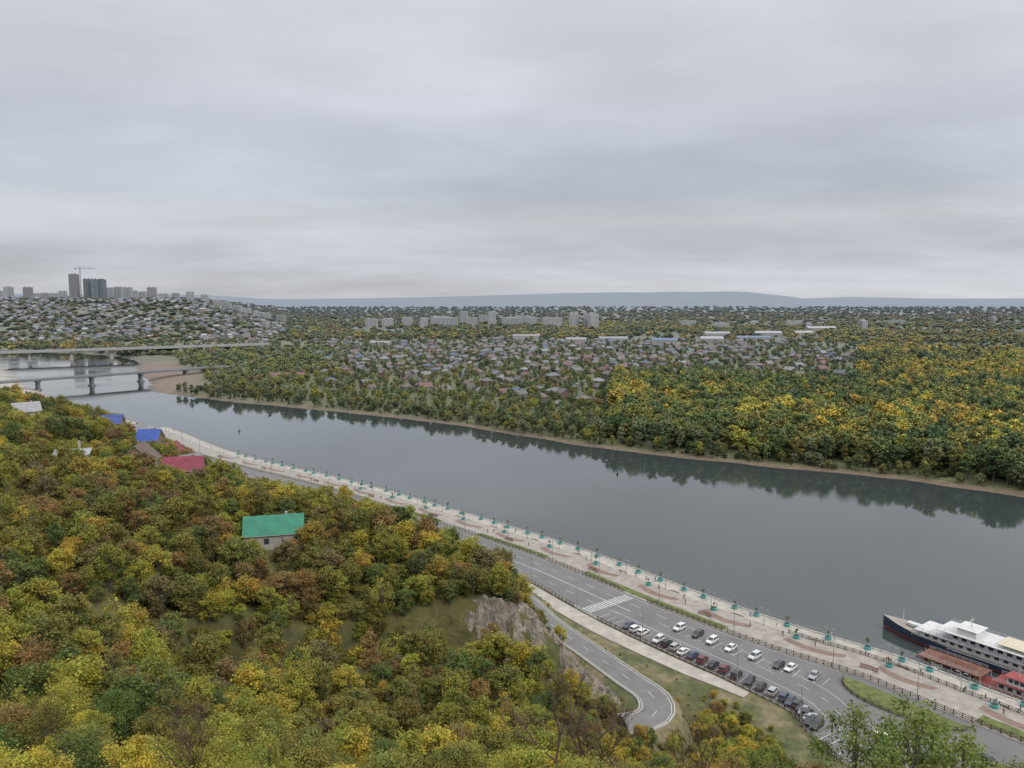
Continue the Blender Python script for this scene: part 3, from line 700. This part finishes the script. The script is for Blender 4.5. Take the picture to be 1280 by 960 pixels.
for px_,t_,k_ in ((465,2300,B9b),(485,2350,B9b),(510,2500,B9b),(530,2380,B9b),(545,2500,B9b),(560,2450,B9),(590,2420,B9b),(615,2600,B14),(640,2450,B9),(665,2500,B9b),(690,2450,B9),(717,2300,B14),(741,2250,B14),(735,2280,B14),(550,2650,B9),(580,2700,B14),(605,2750,B9b),(655,2700,B9),(1078,2150,B9),(1120,2600,B5),(990,2500,B5),(940,2450,B5),(1010,2300,B5),(860,2500,B5),(1240,3000,B5),(900,2300,B5)):
    x_=(px_-640)/985*t_;place(k_,k_.name.split('.')[0],x_,t_,th(x_,t_)+3,random.choice([.1,-.15,.3,1.3]))
TW={}
for wv,lv,fl in ((22,20,25),(30,18,22),(24,24,30),(28,16,16),(32,14,9),(26,16,12)):
    TW[fl]=block('highrise_tower',wv,lv,fl,['panelr','glass','white'])
tan=(.28,.20,.16);wh=(.54,.53,.51);gy2=(.10,.11,.14);cr=(.42,.37,.31)
for px_,t_,fl,c in ((15,2600,16,wh),(39,2700,16,tan),(3,2750,12,wh),(97,2600,30,tan),(113,2650,25,gy2),(122,2640,25,gy2),(131,2650,25,gy2),(152,2700,16,wh),(163,2750,16,wh),(170,2700,12,wh),(193,2750,16,cr),(207,2800,9,wh),(222,2800,9,cr),(240,2750,12,wh),(258,2800,12,wh),(274,2700,9,cr),(285,2850,9,wh),(298,2750,9,wh),(310,2900,9,wh),(322,2800,9,wh),(334,2850,9,wh),(352,2850,9,cr),(60,2800,9,cr),(72,2750,9,wh),(82,2850,12,wh),(48,2850,9,wh),(142,2900,16,wh),(182,2900,12,wh),(-20,2700,16,wh),(-50,2750,25,tan)):
    x_=(px_-640)/985*t_;place(TW[fl],'highrise_tower',x_,t_,th(x_,t_)-(3 if px_>235 else 6),random.choice([.1,-.2,.4,1.5]),1,c)
mb=MB();H_=106
for sx in (-1,1):
    for sy in (-1,1): mb.bar((sx,sy,0),(sx,sy,H_),.35,.35)
for z in range(0,H_-2,4):
    mb.bar((-1,-1,z),(1,-1,z+4),.2,.2);mb.bar((1,1,z),(-1,1,z+4),.2,.2);mb.bar((-1,1,z),(-1,-1,z+4),.2,.2)
mb.bar((-16,0,H_),(48,0,H_),.8,.8);mb.bar((-16,0,H_+1.8),(40,0,H_+1.8),.4,.4)
for q in range(-16,44,4): mb.bar((q,0,H_),(q+4,0,H_+1.8),.25,.25)
mb.bar((0,0,H_),(0,0,H_+9),.8,.8);mb.bar((0,0,H_+9),(40,0,H_+1),.25,.25);mb.bar((0,0,H_+9),(-15,0,H_+1),.25,.25);mb.box(-14,0,H_-1.5,4,2.5,3);mb.box(2,0,H_-1.5,2,2,2.4)
cr_=mb.obj('tower_crane',['rust']);x_=(105-640)/985*2620;cr_.location=(x_,2620,th(x_,2620)-4);cr_.rotation_euler=(0,0,.2)
HC=bpy.data.collections.new('hill_house_library')
for i,(a_,b_,c_,k_) in enumerate(((11,9,4.5,'g'),(10,9,3.5,'h'),(13,9,5.5,'g'))):
    HC.objects.link(bpy.data.objects.new('%02d_hh'%i,house('hh',a_,b_,c_,3.4,['wallr','instroof','glass','plaster'],True,k_)))
x,y=jgrid(-2100,-500,1640,2600,23);k=(x/y<-.29)&(x/y>-.95)&(rng.random(len(x))<.66*ss(.3,.5,fbm(x/90,y/90)));x=x[k];y=y[k];h=terrain(x,y)
rc=np.array(RC+[(.40,.40,.40),(.1,.14,.26),(.36,.35,.34)])[rng.integers(0,len(RC)+3,len(x))]
scatter('hill_suburb_houses',np.stack([x,y,h],1),rng.uniform(-.4,.4,len(x))+rng.integers(0,2,len(x))*1.57,np.ones((len(x),3))*rng.uniform(.8,1.15,(len(x),1)),rng.integers(0,3,len(x)),rc,HC)
# ------------------------------------------------------------------ bridges
def bridge(name,p0,p1,w,z0,z1,piers,thick,mats,pw=3.,arch=False):
    p0=Vector((*p0,0));p1=Vector((*p1,0));L=(p1-p0).length;mb=MB()
    def zz_(x_): return z0+(z1-z0)*x_/L
    mb.poly([(0,-w/2,z0),(L,-w/2,z1),(L,w/2,z1),(0,w/2,z0)],1)
    for sy in (-1,1):
        mb.poly([(0,sy*w/2,z0-thick),(L,sy*w/2,z1-thick),(L,sy*w/2,z1+.3),(0,sy*w/2,z0+.3)],0)
        mb.bar((0,sy*(w/2+.1),z0+1.2),(L,sy*(w/2+.1),z1+1.2),.12,.12,2)
        mb.bar((0,sy*(w/2+.1),z0+.7),(L,sy*(w/2+.1),z1+.7),.1,.1,2)
        for x_ in np.arange(0,L,6): mb.box(x_,sy*(w/2+.1),zz_(x_)+.6,.2,.12,1.2,2)
        mb.bar((0,sy*w*.28,z0-thick*.7),(L,sy*w*.28,z1-thick*.7),1.2,thick*1.2,0)
    mb.poly([(0,-w/2,z0-thick),(0,w/2,z0-thick),(L,w/2,z1-thick),(L,-w/2,z1-thick)],0)
    for i in range(piers):
        x_=L*(i+.5)/piers;z=zz_(x_)-thick*1.2
        mb.box(x_,0,z-.8,pw*1.3,w*.86,1.6,0);mb.box(x_,0,(z-1.6-4)/2,pw,w*.6,z-1.6+4,0,.85,.95)
        mb.box(x_,0,.2,pw*1.7,w*.75,2.2,0)
    for x_ in np.arange(10,L,35):
        mb.cyl((x_,-w/2,zz_(x_)),(x_,-w/2,zz_(x_)+9),.15,.1,5,2);mb.bar((x_,-w/2,zz_(x_)+9),(x_,-w/2+2.5,zz_(x_)+9.4),.15,.12,2)
    o=mb.obj(name,mats);o.location=(p0.x,p0.y,0);o.rotation_euler=(0,0,math.atan2(p1.y-p0.y,p1.x-p0.x));return o
bridge('road_bridge',(-640,700),(-355,1045),12,12.5,11.5,8,1.5,['asphalt2','asphalt','steel'],3.)
bridge('highway_bridge',(-1200,1010),(-440,1440),26,14,17,15,2.6,['conc','asphalt2','steel'],4)
# ------------------------------------------------------------------ cars
def car(kind):
    mb=MB()
    if kind==0:
        sec=[(-2.25,.42,.80,.70),(-2.1,.28,.96,.84),(-1.4,.22,1.0,.88),(-.2,.2,.98,.90),(1.0,.22,.96,.89),(1.75,.24,.86,.85),(2.15,.3,.74,.76),(2.25,.4,.62,.64)]
        gb=(-1.75,1.05,.97,.80);gt=(-1.15,.25,1.44,.62)
    else:
        sec=[(-2.15,.5,1.0,.76),(-2.05,.34,1.1,.88),(-1.4,.3,1.12,.92),(-.2,.28,1.1,.93),(1.1,.3,1.08,.92),(1.8,.32,1.0,.88),(2.15,.38,.86,.8),(2.22,.5,.74,.7)]
        gb=(-2.0,1.15,1.09,.86);gt=(-1.75,.35,1.68,.70)
    pr=None
    for X_,z0,z1,w_ in sec:
        c=[(X_,-w_*.92,z0),(X_,w_*.92,z0),(X_,w_,z0+(z1-z0)*.55),(X_,w_*.93,z1),(X_,-w_*.93,z1),(X_,-w_,z0+(z1-z0)*.55)]
        ids=[mb.p(*q) for q in c]
        if pr:
            for i in range(6):
                j=(i+1)%6;mb.f.append([pr[i],pr[j],ids[j],ids[i]]);mb.m.append(0)
        else: mb.f.append(ids);mb.m.append(0)
        pr=ids
    mb.f.append(pr[::-1]);mb.m.append(0)
    x0,x1,z0,wb=gb;x2,x3,z1,wt=gt
    b_=[(x0,-wb,z0),(x1,-wb,z0),(x1,wb,z0),(x0,wb,z0)];t_=[(x2,-wt,z1),(x3,-wt,z1),(x3,wt,z1),(x2,wt,z1)]
    for i in range(4):
        j=(i+1)%4;mb.poly([b_[i],b_[j],t_[j],t_[i]],1)
        mb.bar(b_[i],t_[i],.09,.09,0)
    mb.box((x2+x3)/2,0,z1+.02,x3-x2+.1,wt*2+.06,.07,0,.92,.92)
    for sy in (-1,1):
        xm=(x2+x3)/2-.1;mb.bar((xm,sy*wb,z0),(xm,sy*wt,z1),.1,.06,0)
        for wx in (-1.35,1.38): mb.cyl((wx,sy*.70,.33),(wx,sy*.93,.33),.33,.33,14,2);mb.cyl((wx,sy*.93,.33),(wx,sy*.945,.33),.2,.18,10,3)
        mb.box(2.16,sy*.55,sec[-1][2]+.02,.16,.34,.16,3);mb.box(-2.2,sy*.6,sec[0][2]-.05,.12,.28,.2,4);mb.box(.85,sy*1.0,z0+.08,.14,.2,.12,0)
    mb.box(2.25,0,.45,.05,.9,.16,2);mb.box(-2.24,0,.55,.04,.5,.12,3)
    return mb.mesh('parked_car',['carpaint','glass','tyre','steel','tail'])
CM=[car(0),car(1)]
CC=[(.62,.62,.62),(.02,.02,.025),(.30,.31,.33),(.05,.06,.1),(.7,.7,.7),(.08,.08,.09),(.14,.03,.03),(.03,.03,.03),(.4,.4,.4),(.04,.05,.10),(.03,.03,.03)]
def putcar(s,d,a,c=None,z=4.51):
    x_,y_,t=EP(s,d);place(random.choice(CM),'parked_car',x_,y_,z,t+a,1,c or random.choice(CC))
s=13.4
while s<89:
    if s>20 and random.random()<.9: putcar(s,float(rail(s))-3.4+random.uniform(-.25,.25),-1.57+random.choice([0,0,3.14])+.1+random.uniform(-.05,.05))
    s+=2.75
for s in (42,48,50.6,56,62,67.3,72,77.8): putcar(s,30.6+random.uniform(-.3,.3),1.57+random.uniform(-.1,.1),random.choice([(.7,.7,.7),(.6,.6,.6),(.35,.35,.36),(.05,.05,.05)]))
for s,d in ((10,45),(-6,36),(-14,48),(-22,27),(-30,45)): putcar(s,d,random.choice([0,3.14]),random.choice([(.7,.7,.7),(.5,.5,.5),(.03,.03,.03)]))
for x_,y_,z_,a_ in CARS: place(CM[0],'white_car',x_,y_,z_+.1,a_,1,(.75,.75,.75))
# ------------------------------------------------------------------ lamps, planters, benches
def lamp(h,arm,double=False):
    mb=MB();mb.cyl((0,0,0),(0,0,h*.5),.12,.09,8);mb.cyl((0,0,h*.5),(0,0,h),.09,.06,8);mb.cyl((0,0,0),(0,0,.5),.2,.18,8)
    for sg in ((1,-1) if double else (1,)):
        mb.bar((0,0,h-.2),(sg*arm*.5,0,h+.25),.09,.09);mb.bar((sg*arm*.5,0,h+.25),(sg*arm,0,h+.35),.08,.08);mb.box(sg*(arm+.3),0,h+.36,.9,.3,.14);mb.box(sg*(arm+.3),0,h+.27,.7,.22,.05,1)
    return mb.mesh('street_lamp',['steel','lampw'])
L1=lamp(9.5,1.8);L2=lamp(4.6,.7,True)
for s in np.arange(-90,540,26):
    a=EP(s,22.2);place(L1,'street_lamp',a[0],a[1],4.65,a[2]+math.pi/2)
for s in np.arange(-77,240,26):
    a=EP(s,float(rail(s))+.55);place(L1,'street_lamp',a[0],a[1],4.4,a[2]-math.pi/2)
for s in np.arange(-80,540,18):
    a=EP(s,9.8);place(L2,'promenade_lamp',a[0],a[1],4.65,a[2])
pm=MB();pm.cyl((0,0,0),(0,0,.75),.75,1.0,12,0);pm.cyl((0,0,.75),(0,0,.85),1.05,1.05,12,0);pm.cyl((0,0,.851),(0,0,.87),.85,.85,12,1)
pme=pm.mesh('tub',['teal','soil'])
M['leaf_obj']=mat('sapling_foliage',(.1,.1,.02),rough=.6,var=.2,scale=.8,objcol=True,attr=None,transl=.3)
sap=[]
for i in range(3):
    me=make_tree('sapling',2.6,.62,12,500,.17,500+i,.68,.3);me.materials[0]=M['leaf_obj'];sap.append(me)
def planter(s,d,z):
    a=EP(s,d);e=bpy.data.objects.new('tree_planter',None);e.location=(a[0],a[1],z);link(e)
    o=bpy.data.objects.new('tub',pme);link(o).parent=e
    t=bpy.data.objects.new('small_tree',random.choice(sap));link(t).parent=e;t.location=(0,0,.8);sc=random.uniform(.7,1.15);t.scale=(sc,)*3;t.rotation_euler=(0,0,random.uniform(0,6))
    t.color=(*random.choice([PAL['dkgreen'],PAL['green'],PAL['olive'],PAL['brown']]),1)
for s in np.arange(-60,430,10): planter(s+random.uniform(-2,2),1.7+random.uniform(0,.8),3.2)
for s in np.arange(-50,300,26): planter(s,11.2,4.65)
bm=MB()
for i in range(7):
    t0=-.55+i*.155;t1=t0+.15;r0=4.6
    a0=(r0*math.sin(t0),r0*math.cos(t0)-r0);a1=(r0*math.sin(t1),r0*math.cos(t1)-r0)
    bm.bar((a0[0],a0[1],.46),(a1[0],a1[1],.46),.5,.09,0);bm.bar((a0[0],a0[1]+.26,.8),(a1[0],a1[1]+.26,.8),.06,.3,0);bm.box((a0[0]+a1[0])/2,(a0[1]+a1[1])/2,.2,.12,.4,.4,1)
bme=bm.mesh('curved_bench',['redwood','conc'])
for s in np.arange(-50,420,24):
    a=EP(s+4,7.4);place(bme,'curved_bench',a[0],a[1],3.2,a[2]+math.pi)
    if int(s)%48<24: a=EP(s+9,16.5);place(bme,'curved_bench',a[0],a[1],4.65,a[2]+math.pi)
for s in np.arange(-40,400,44):
    mb=MB()
    for i in range(8): mb.box(0,-i*.34,(1.45-i*.18)/2,5,.34,1.45-i*.18)
    o=mb.obj('promenade_steps',['conc']);a=EP(s,8.8);o.location=(a[0],a[1],3.2);o.rotation_euler=(0,0,a[2])
# ------------------------------------------------------------------ people
def person(pose):
    J={'hip':(0,0,.92),'ch':(0,0,1.25),'nk':(0,0,1.48),'hd':(0.01,0,1.62),'top':(0.01,0,1.72),
       'sl':(0,.19,1.42),'sr':(0,-.19,1.42),'el':(-.08+pose*.2,.25,1.14),'er':(.08-pose*.2,-.25,1.14),'hl':(-.12+pose*.45,.25,.9),'hr':(.22-pose*.45,-.25,.9),
       'jl':(0,.1,.88),'jr':(0,-.1,.88),'kl':(.16*pose,.1,.5),'kr':(-.02*pose,-.1,.5),'fl':(.20*pose,.1,.07),'fr':(-.28*pose,-.1,.09),'tl':(.36*pose+.06,.1,.03),'tr':(-.14*pose+.06,-.1,.03)}
    ks=list(J);ed=[('hip','ch'),('ch','nk'),('nk','hd'),('hd','top'),('ch','sl'),('ch','sr'),('sl','el'),('sr','er'),('el','hl'),('er','hr'),('hip','jl'),('hip','jr'),('jl','kl'),('jr','kr'),('kl','fl'),('kr','fr'),('fl','tl'),('fr','tr')]
    rad={'hip':.15,'ch':.17,'nk':.06,'hd':.1,'top':.07,'sl':.075,'sr':.075,'el':.05,'er':.05,'hl':.035,'hr':.035,'jl':.1,'jr':.1,'kl':.065,'kr':.065,'fl':.045,'fr':.045,'tl':.04,'tr':.04}
    me=bpy.data.meshes.new('p');me.from_pydata([J[k] for k in ks],[(ks.index(a),ks.index(b)) for a,b in ed],[])
    o=link(bpy.data.objects.new('p',me));o.modifiers.new('s','SKIN');o.modifiers.new('u','SUBSURF').levels=1
    for i,k in enumerate(ks): me.skin_vertices[0].data[i].radius=(rad[k],rad[k])
    me.skin_vertices[0].data[0].use_root=True
    dg=bpy.context.evaluated_depsgraph_get();m=bpy.data.meshes.new_from_object(o.evaluated_get(dg));bpy.data.objects.remove(o)
    m.materials.clear();m.materials.append(M['cloth']);m.materials.append(M['skin']);m.materials.append(M['dark'])
    for p in m.polygons:
        z=p.center.z;r_=abs(p.center.y)
        p.material_index=1 if (z>1.52 and z<1.68) or (z<.93 and r_>.2) else (2 if z<.86 or z>1.67 else 0);p.use_smooth=True
    m.name='pedestrian';return m
PM=[person(1.),person(.2),person(-.8)]
for i in range(34):
    s=random.choice([random.uniform(-20,120),random.uniform(60,330)]);d=random.choice([random.uniform(2.8,7),random.uniform(10.5,20)])
    a=EP(s,d);place(random.choice(PM),'pedestrian',a[0],a[1],3.2 if d<9 else 4.65,a[2]+random.choice([0,math.pi])+random.uniform(-.4,.4),random.uniform(.95,1.06),random.choice([(.02,.02,.025),(.05,.06,.12),(.3,.04,.04),(.4,.38,.35),(.08,.08,.08),(.2,.22,.25)]))
# ------------------------------------------------------------------ ships
def hull(mb,L,B,zd,mi,mid,sheer=1.0,deckmi=2):
    st=[(0,.72,.0),(.04,.86,0),(.15,.97,0),(.4,1,0),(.7,1,.05),(.82,.86,.25),(.91,.55,.6),(.97,.22,.9),(1,.03,1.)]
    pr=None
    for t,w_,sh in st:
        X_=t*L;b_=B/2*w_;zt=zd+sheer*sh
        c=[(X_-.05*L*(t>.9)*1,-b_*.55,-1.2),(X_,-b_*.93,.25),(X_,-b_*.985,.9),(X_+.0,-b_,zt),(X_,b_,zt),(X_,b_*.985,.9),(X_,b_*.93,.25),(X_-.05*L*(t>.9),b_*.55,-1.2)]
        ids=[mb.p(*q) for q in c]
        if pr:
            for i in range(7):
                mm=deckmi if i==3 else (mid if i in (1,5) else mi)
                mb.f.append([pr[i],pr[i+1],ids[i+1],ids[i]]);mb.m.append(mm)
        else: mb.f.append(ids);mb.m.append(mi)
        pr=ids
    mb.f.append(pr[::-1]);mb.m.append(mi)
def deckrail(mb,x0,x1,y,z,mi,h=1.0):
    for hh in (h,h*.5): mb.bar((x0,y,z+hh),(x1,y,z+hh),.05,.05,mi)
    for x_ in np.arange(x0,x1+.1,2): mb.box(x_,y,z+h/2,.06,.06,h,mi)
mb=MB();mats=['navy','white','pave2','glass','cream','blue','red','steel']
hull(mb,68,10.5,2.9,0,6,1.5)
mb.box(30,0,4.0,50,8.6,2.4,1);mb.box(30,0,5.26,53,10.2,.14,1);mb.box(28,0,6.45,38,7.6,2.3,1);mb.box(29,0,7.66,43,10,.14,1)
mb.box(43,0,8.7,5,6,2.0,1,.9,.95);mb.box(43,0,9.76,6,7,.14,1);mb.box(45.4,0,9.0,.3,5.2,.8,3)
mb.box(24,0,8.8,22,7.6,.2,4);mb.box(24,0,9.0,20,6.4,.22,4,.95,.8)
for x_ in np.arange(14,35,3.6):
    for sy in (-1,1): mb.box(x_,sy*3.6,8.2,.1,.1,1.1,1)
mb.cyl((11,0,7.6),(11,0,10.4),1.3,1.1,12,5);mb.cyl((11,0,9.8),(11,0,10.2),1.22,1.2,12,1)
mb.cyl((43,0,9.7),(43,0,13.5),.14,.06,6,1);mb.bar((43,-1.6,12.2),(43,1.6,12.2),.1,.1,1);mb.cyl((62,0,4),(62,0,9),.12,.06,6,1)
for sy in (-1,1):
    for x_ in np.arange(7,54,2.3): mb.box(x_,sy*4.33,4.1,1.2,.08,.9,3)
    for x_ in np.arange(11,46,2.3): mb.box(x_,sy*3.83,6.5,1.3,.08,1.0,3)
    mb.bar((2,sy*5.22,2.6),(47,sy*5.3,2.6),.06,.22,1)
    mb.bar((6,sy*4.33,5.05),(54,sy*4.33,5.05),.06,.25,5);mb.bar((10,sy*3.84,7.45),(46,sy*3.84,7.45),.06,.25,5)
    deckrail(mb,4,56.4,sy*5.0,5.33,5);deckrail(mb,8,50,sy*4.9,7.73,1);deckrail(mb,1,57,sy*5.05,3.0,1)
    mb.box(16,sy*4.2,8.3,4.6,1.2,.8,4,.8,.8)
mb.box(58.5,0,4.4,4,2,1.0,1);mb.cyl((60,-1.2,3.9),(60,1.2,3.9),.5,.5,8,7)
ang=math.atan2(.805,-.593)
o=mb.obj('passenger_ship',mats);o.location=(153.9,176.8,0);o.rotation_euler=(0,0,ang);o.scale=(1,.95,.86)
mb=MB();mb.box(0,0,.2,19,6.4,1.8,0);mb.box(-1,0,2.2,14,5,2.4,1);mb.box(-1,0,3.45,16,6.6,.16,2);mb.box(-2,0,4.1,9,4,1.2,2,.8,.3)
for sy in (-1,1):
    for x_ in np.arange(-7,5.6,2.1): mb.box(x_,sy*2.52,2.3,1.2,.08,1.1,3)
    for x_ in np.arange(-9,9,2.4): mb.box(x_,sy*3.1,2.3,.12,.12,2.3,4)
    deckrail(mb,-9.2,9.2,sy*3.1,1.1,4);deckrail(mb,-8,7,sy*3.2,3.53,4,.9)
o=mb.obj('landing_pontoon',['dark','rust','rust','glass','white']);o.location=(115.5+2.5*.593,203.2-2.5*.805,0);o.rotation_euler=(0,0,ang)
mb=MB();hull(mb,30,6.5,1.5,0,0,.7,0);mb.box(12,0,2.5,18,4.8,1.9,1);mb.box(12,0,3.52,20,6,.14,0);mb.box(17,0,4.5,4.5,3.8,1.8,1,.9,.9);mb.box(17,0,5.48,5.4,4.6,.14,0)
for sy in (-1,1):
    for x_ in np.arange(4,21,2): mb.box(x_,sy*2.43,2.6,1.1,.08,.9,2)
    for x_ in np.arange(15.6,19,1.3): mb.box(x_,sy*1.86,4.6,.9,.1,.8,2)
    deckrail(mb,2,22,sy*2.9,3.6,1,.9);deckrail(mb,1,23,sy*3.1,1.5,0)
mb.cyl((17,0,5.5),(17,0,8.5),.1,.05,6,1)
o=mb.obj('red_river_boat',['red','white','glass']);o.location=(127+.593*17,188-.805*17,0);o.rotation_euler=(0,0,ang)
mb=MB();mb.bar((0,0,0),(5,0,-1.6),1.6,.12,0)
for sy in (-.8,.8): mb.bar((0,sy,1),(5,sy,-.6),.05,.05,1)
for sy in (-.8,.8):
    for q in range(6): mb.box(q,sy,-q*.32+.5,.05,.05,1.0,1)
a=EP(22,.3);o=mb.obj('gangway',['conc','white']);o.location=(a[0],a[1],3.45);o.rotation_euler=(0,0,a[2]-math.pi/2)
bu=MB();bu.cyl((0,0,-.3),(0,0,.5),.9,.8,12,0);bu.cyl((0,0,.5),(0,0,2.6),.45,.1,8,1)
bme_=bu.mesh('river_buoy',['dark','red'])
for x_,y_ in ((-205,585),(60,440)): place(bme_,'river_buoy',x_,y_,0)
# ------------------------------------------------------------------ world, sun, camera
w=bpy.data.worlds.new('World');scene.world=w;w.use_nodes=True;N=w.node_tree.nodes;l=w.node_tree.links.new
bg=N['Background'];out=N['World Output']
sky=N.new('ShaderNodeTexSky');sky.sky_type='NISHITA';sky.sun_disc=False;sky.sun_elevation=math.radians(40);sky.sun_rotation=math.radians(140)
l(sky.outputs[0],bg.inputs[0]);bg.inputs[1].default_value=.06
tc=N.new('ShaderNodeTexCoord');sx=N.new('ShaderNodeSeparateXYZ');l(tc.outputs['Generated'],sx.inputs[0])
za=N.new('ShaderNodeMath');za.operation='MAXIMUM';za.inputs[1].default_value=0;l(sx.outputs[2],za.inputs[0])
zb=N.new('ShaderNodeMath');zb.operation='ADD';zb.inputs[1].default_value=.15;l(za.outputs[0],zb.inputs[0])
dx=N.new('ShaderNodeMath');dx.operation='DIVIDE';l(sx.outputs[0],dx.inputs[0]);l(zb.outputs[0],dx.inputs[1])
dy=N.new('ShaderNodeMath');dy.operation='DIVIDE';l(sx.outputs[1],dy.inputs[0]);l(zb.outputs[0],dy.inputs[1])
cx=N.new('ShaderNodeCombineXYZ');l(dx.outputs[0],cx.inputs[0]);l(dy.outputs[0],cx.inputs[1])
def noise(loc,sc,scale,det,dist,lo,hi,a,b_,ro=.5):
    mp=N.new('ShaderNodeMapping');mp.inputs['Location'].default_value=loc;mp.inputs['Scale'].default_value=sc;mp.inputs['Rotation'].default_value=(0,0,.12);l(cx.outputs[0],mp.inputs[0])
    no=N.new('ShaderNodeTexNoise');no.inputs['Scale'].default_value=scale;no.inputs['Detail'].default_value=det;no.inputs['Roughness'].default_value=ro;no.inputs['Distortion'].default_value=dist;l(mp.outputs[0],no.inputs['Vector'])
    mr=N.new('ShaderNodeMapRange');mr.interpolation_type='SMOOTHSTEP';mr.inputs[1].default_value=lo;mr.inputs[2].default_value=hi;mr.inputs[3].default_value=a;mr.inputs[4].default_value=b_;l(no.outputs[0],mr.inputs[0]);return mr.outputs[0]
na_=noise((3.1,1.7,0),(.5,.8,1),.75,6,.2,.34,.66,.87,1.11,.46)
nb_=noise((8.4,5.2,2),(.8,1.1,1),2.3,7,.3,.35,.68,.965,1.05,.52)
mu=N.new('ShaderNodeMath');mu.operation='MULTIPLY';l(na_,mu.inputs[0]);l(nb_,mu.inputs[1])
mx_=N.new('ShaderNodeMath');mx_.operation='MULTIPLY_ADD';mx_.inputs[1].default_value=.10;mx_.inputs[2].default_value=1.02;l(sx.outputs[0],mx_.inputs[0])
mu2=N.new('ShaderNodeMath');mu2.operation='MULTIPLY';l(mu.outputs[0],mu2.inputs[0]);l(mx_.outputs[0],mu2.inputs[1])
cr=N.new('ShaderNodeValToRGB');el=cr.color_ramp.elements
st=[(0,(.52,.535,.57)),(.03,(.50,.515,.56)),(.06,(.51,.53,.58)),(.095,(.565,.58,.615)),(.125,(.495,.525,.585)),(.20,(.52,.545,.605)),(.28,(.61,.63,.675)),(.36,(.70,.71,.745)),(.55,(.95,.96,1.)),(1,(1.55,1.55,1.55))]
el[0].position=0;el[0].color=(*st[0][1],1);el[1].position=1;el[1].color=(*st[-1][1],1)
for p,c in st[1:-1]: e=el.new(p);e.color=(*c,1)
l(za.outputs[0],cr.inputs[0])
vm=N.new('ShaderNodeVectorMath');vm.operation='SCALE';l(cr.outputs[0],vm.inputs[0]);l(mu2.outputs[0],vm.inputs['Scale'])
bg2=N.new('ShaderNodeBackground');l(vm.outputs[0],bg2.inputs[0]);bg2.inputs[1].default_value=1.12
ms=N.new('ShaderNodeMixShader');ms.inputs[0].default_value=.9;l(bg.outputs[0],ms.inputs[1]);l(bg2.outputs[0],ms.inputs[2]);l(ms.outputs[0],out.inputs[0])
sun=bpy.data.lights.new('sun','SUN');sun.energy=1.3;sun.angle=math.radians(14);sun.color=(1,.96,.9)
so=link(bpy.data.objects.new('sun',sun));so.rotation_euler=(math.radians(50),0,math.radians(40))
cam=bpy.data.cameras.new('camera');cam.sensor_width=36;cam.lens=27.7;cam.clip_start=.5;cam.clip_end=60000
co=link(bpy.data.objects.new('camera',cam));co.location=(0,0,100);co.rotation_euler=(math.radians(90-6.26),0,0);scene.camera=co
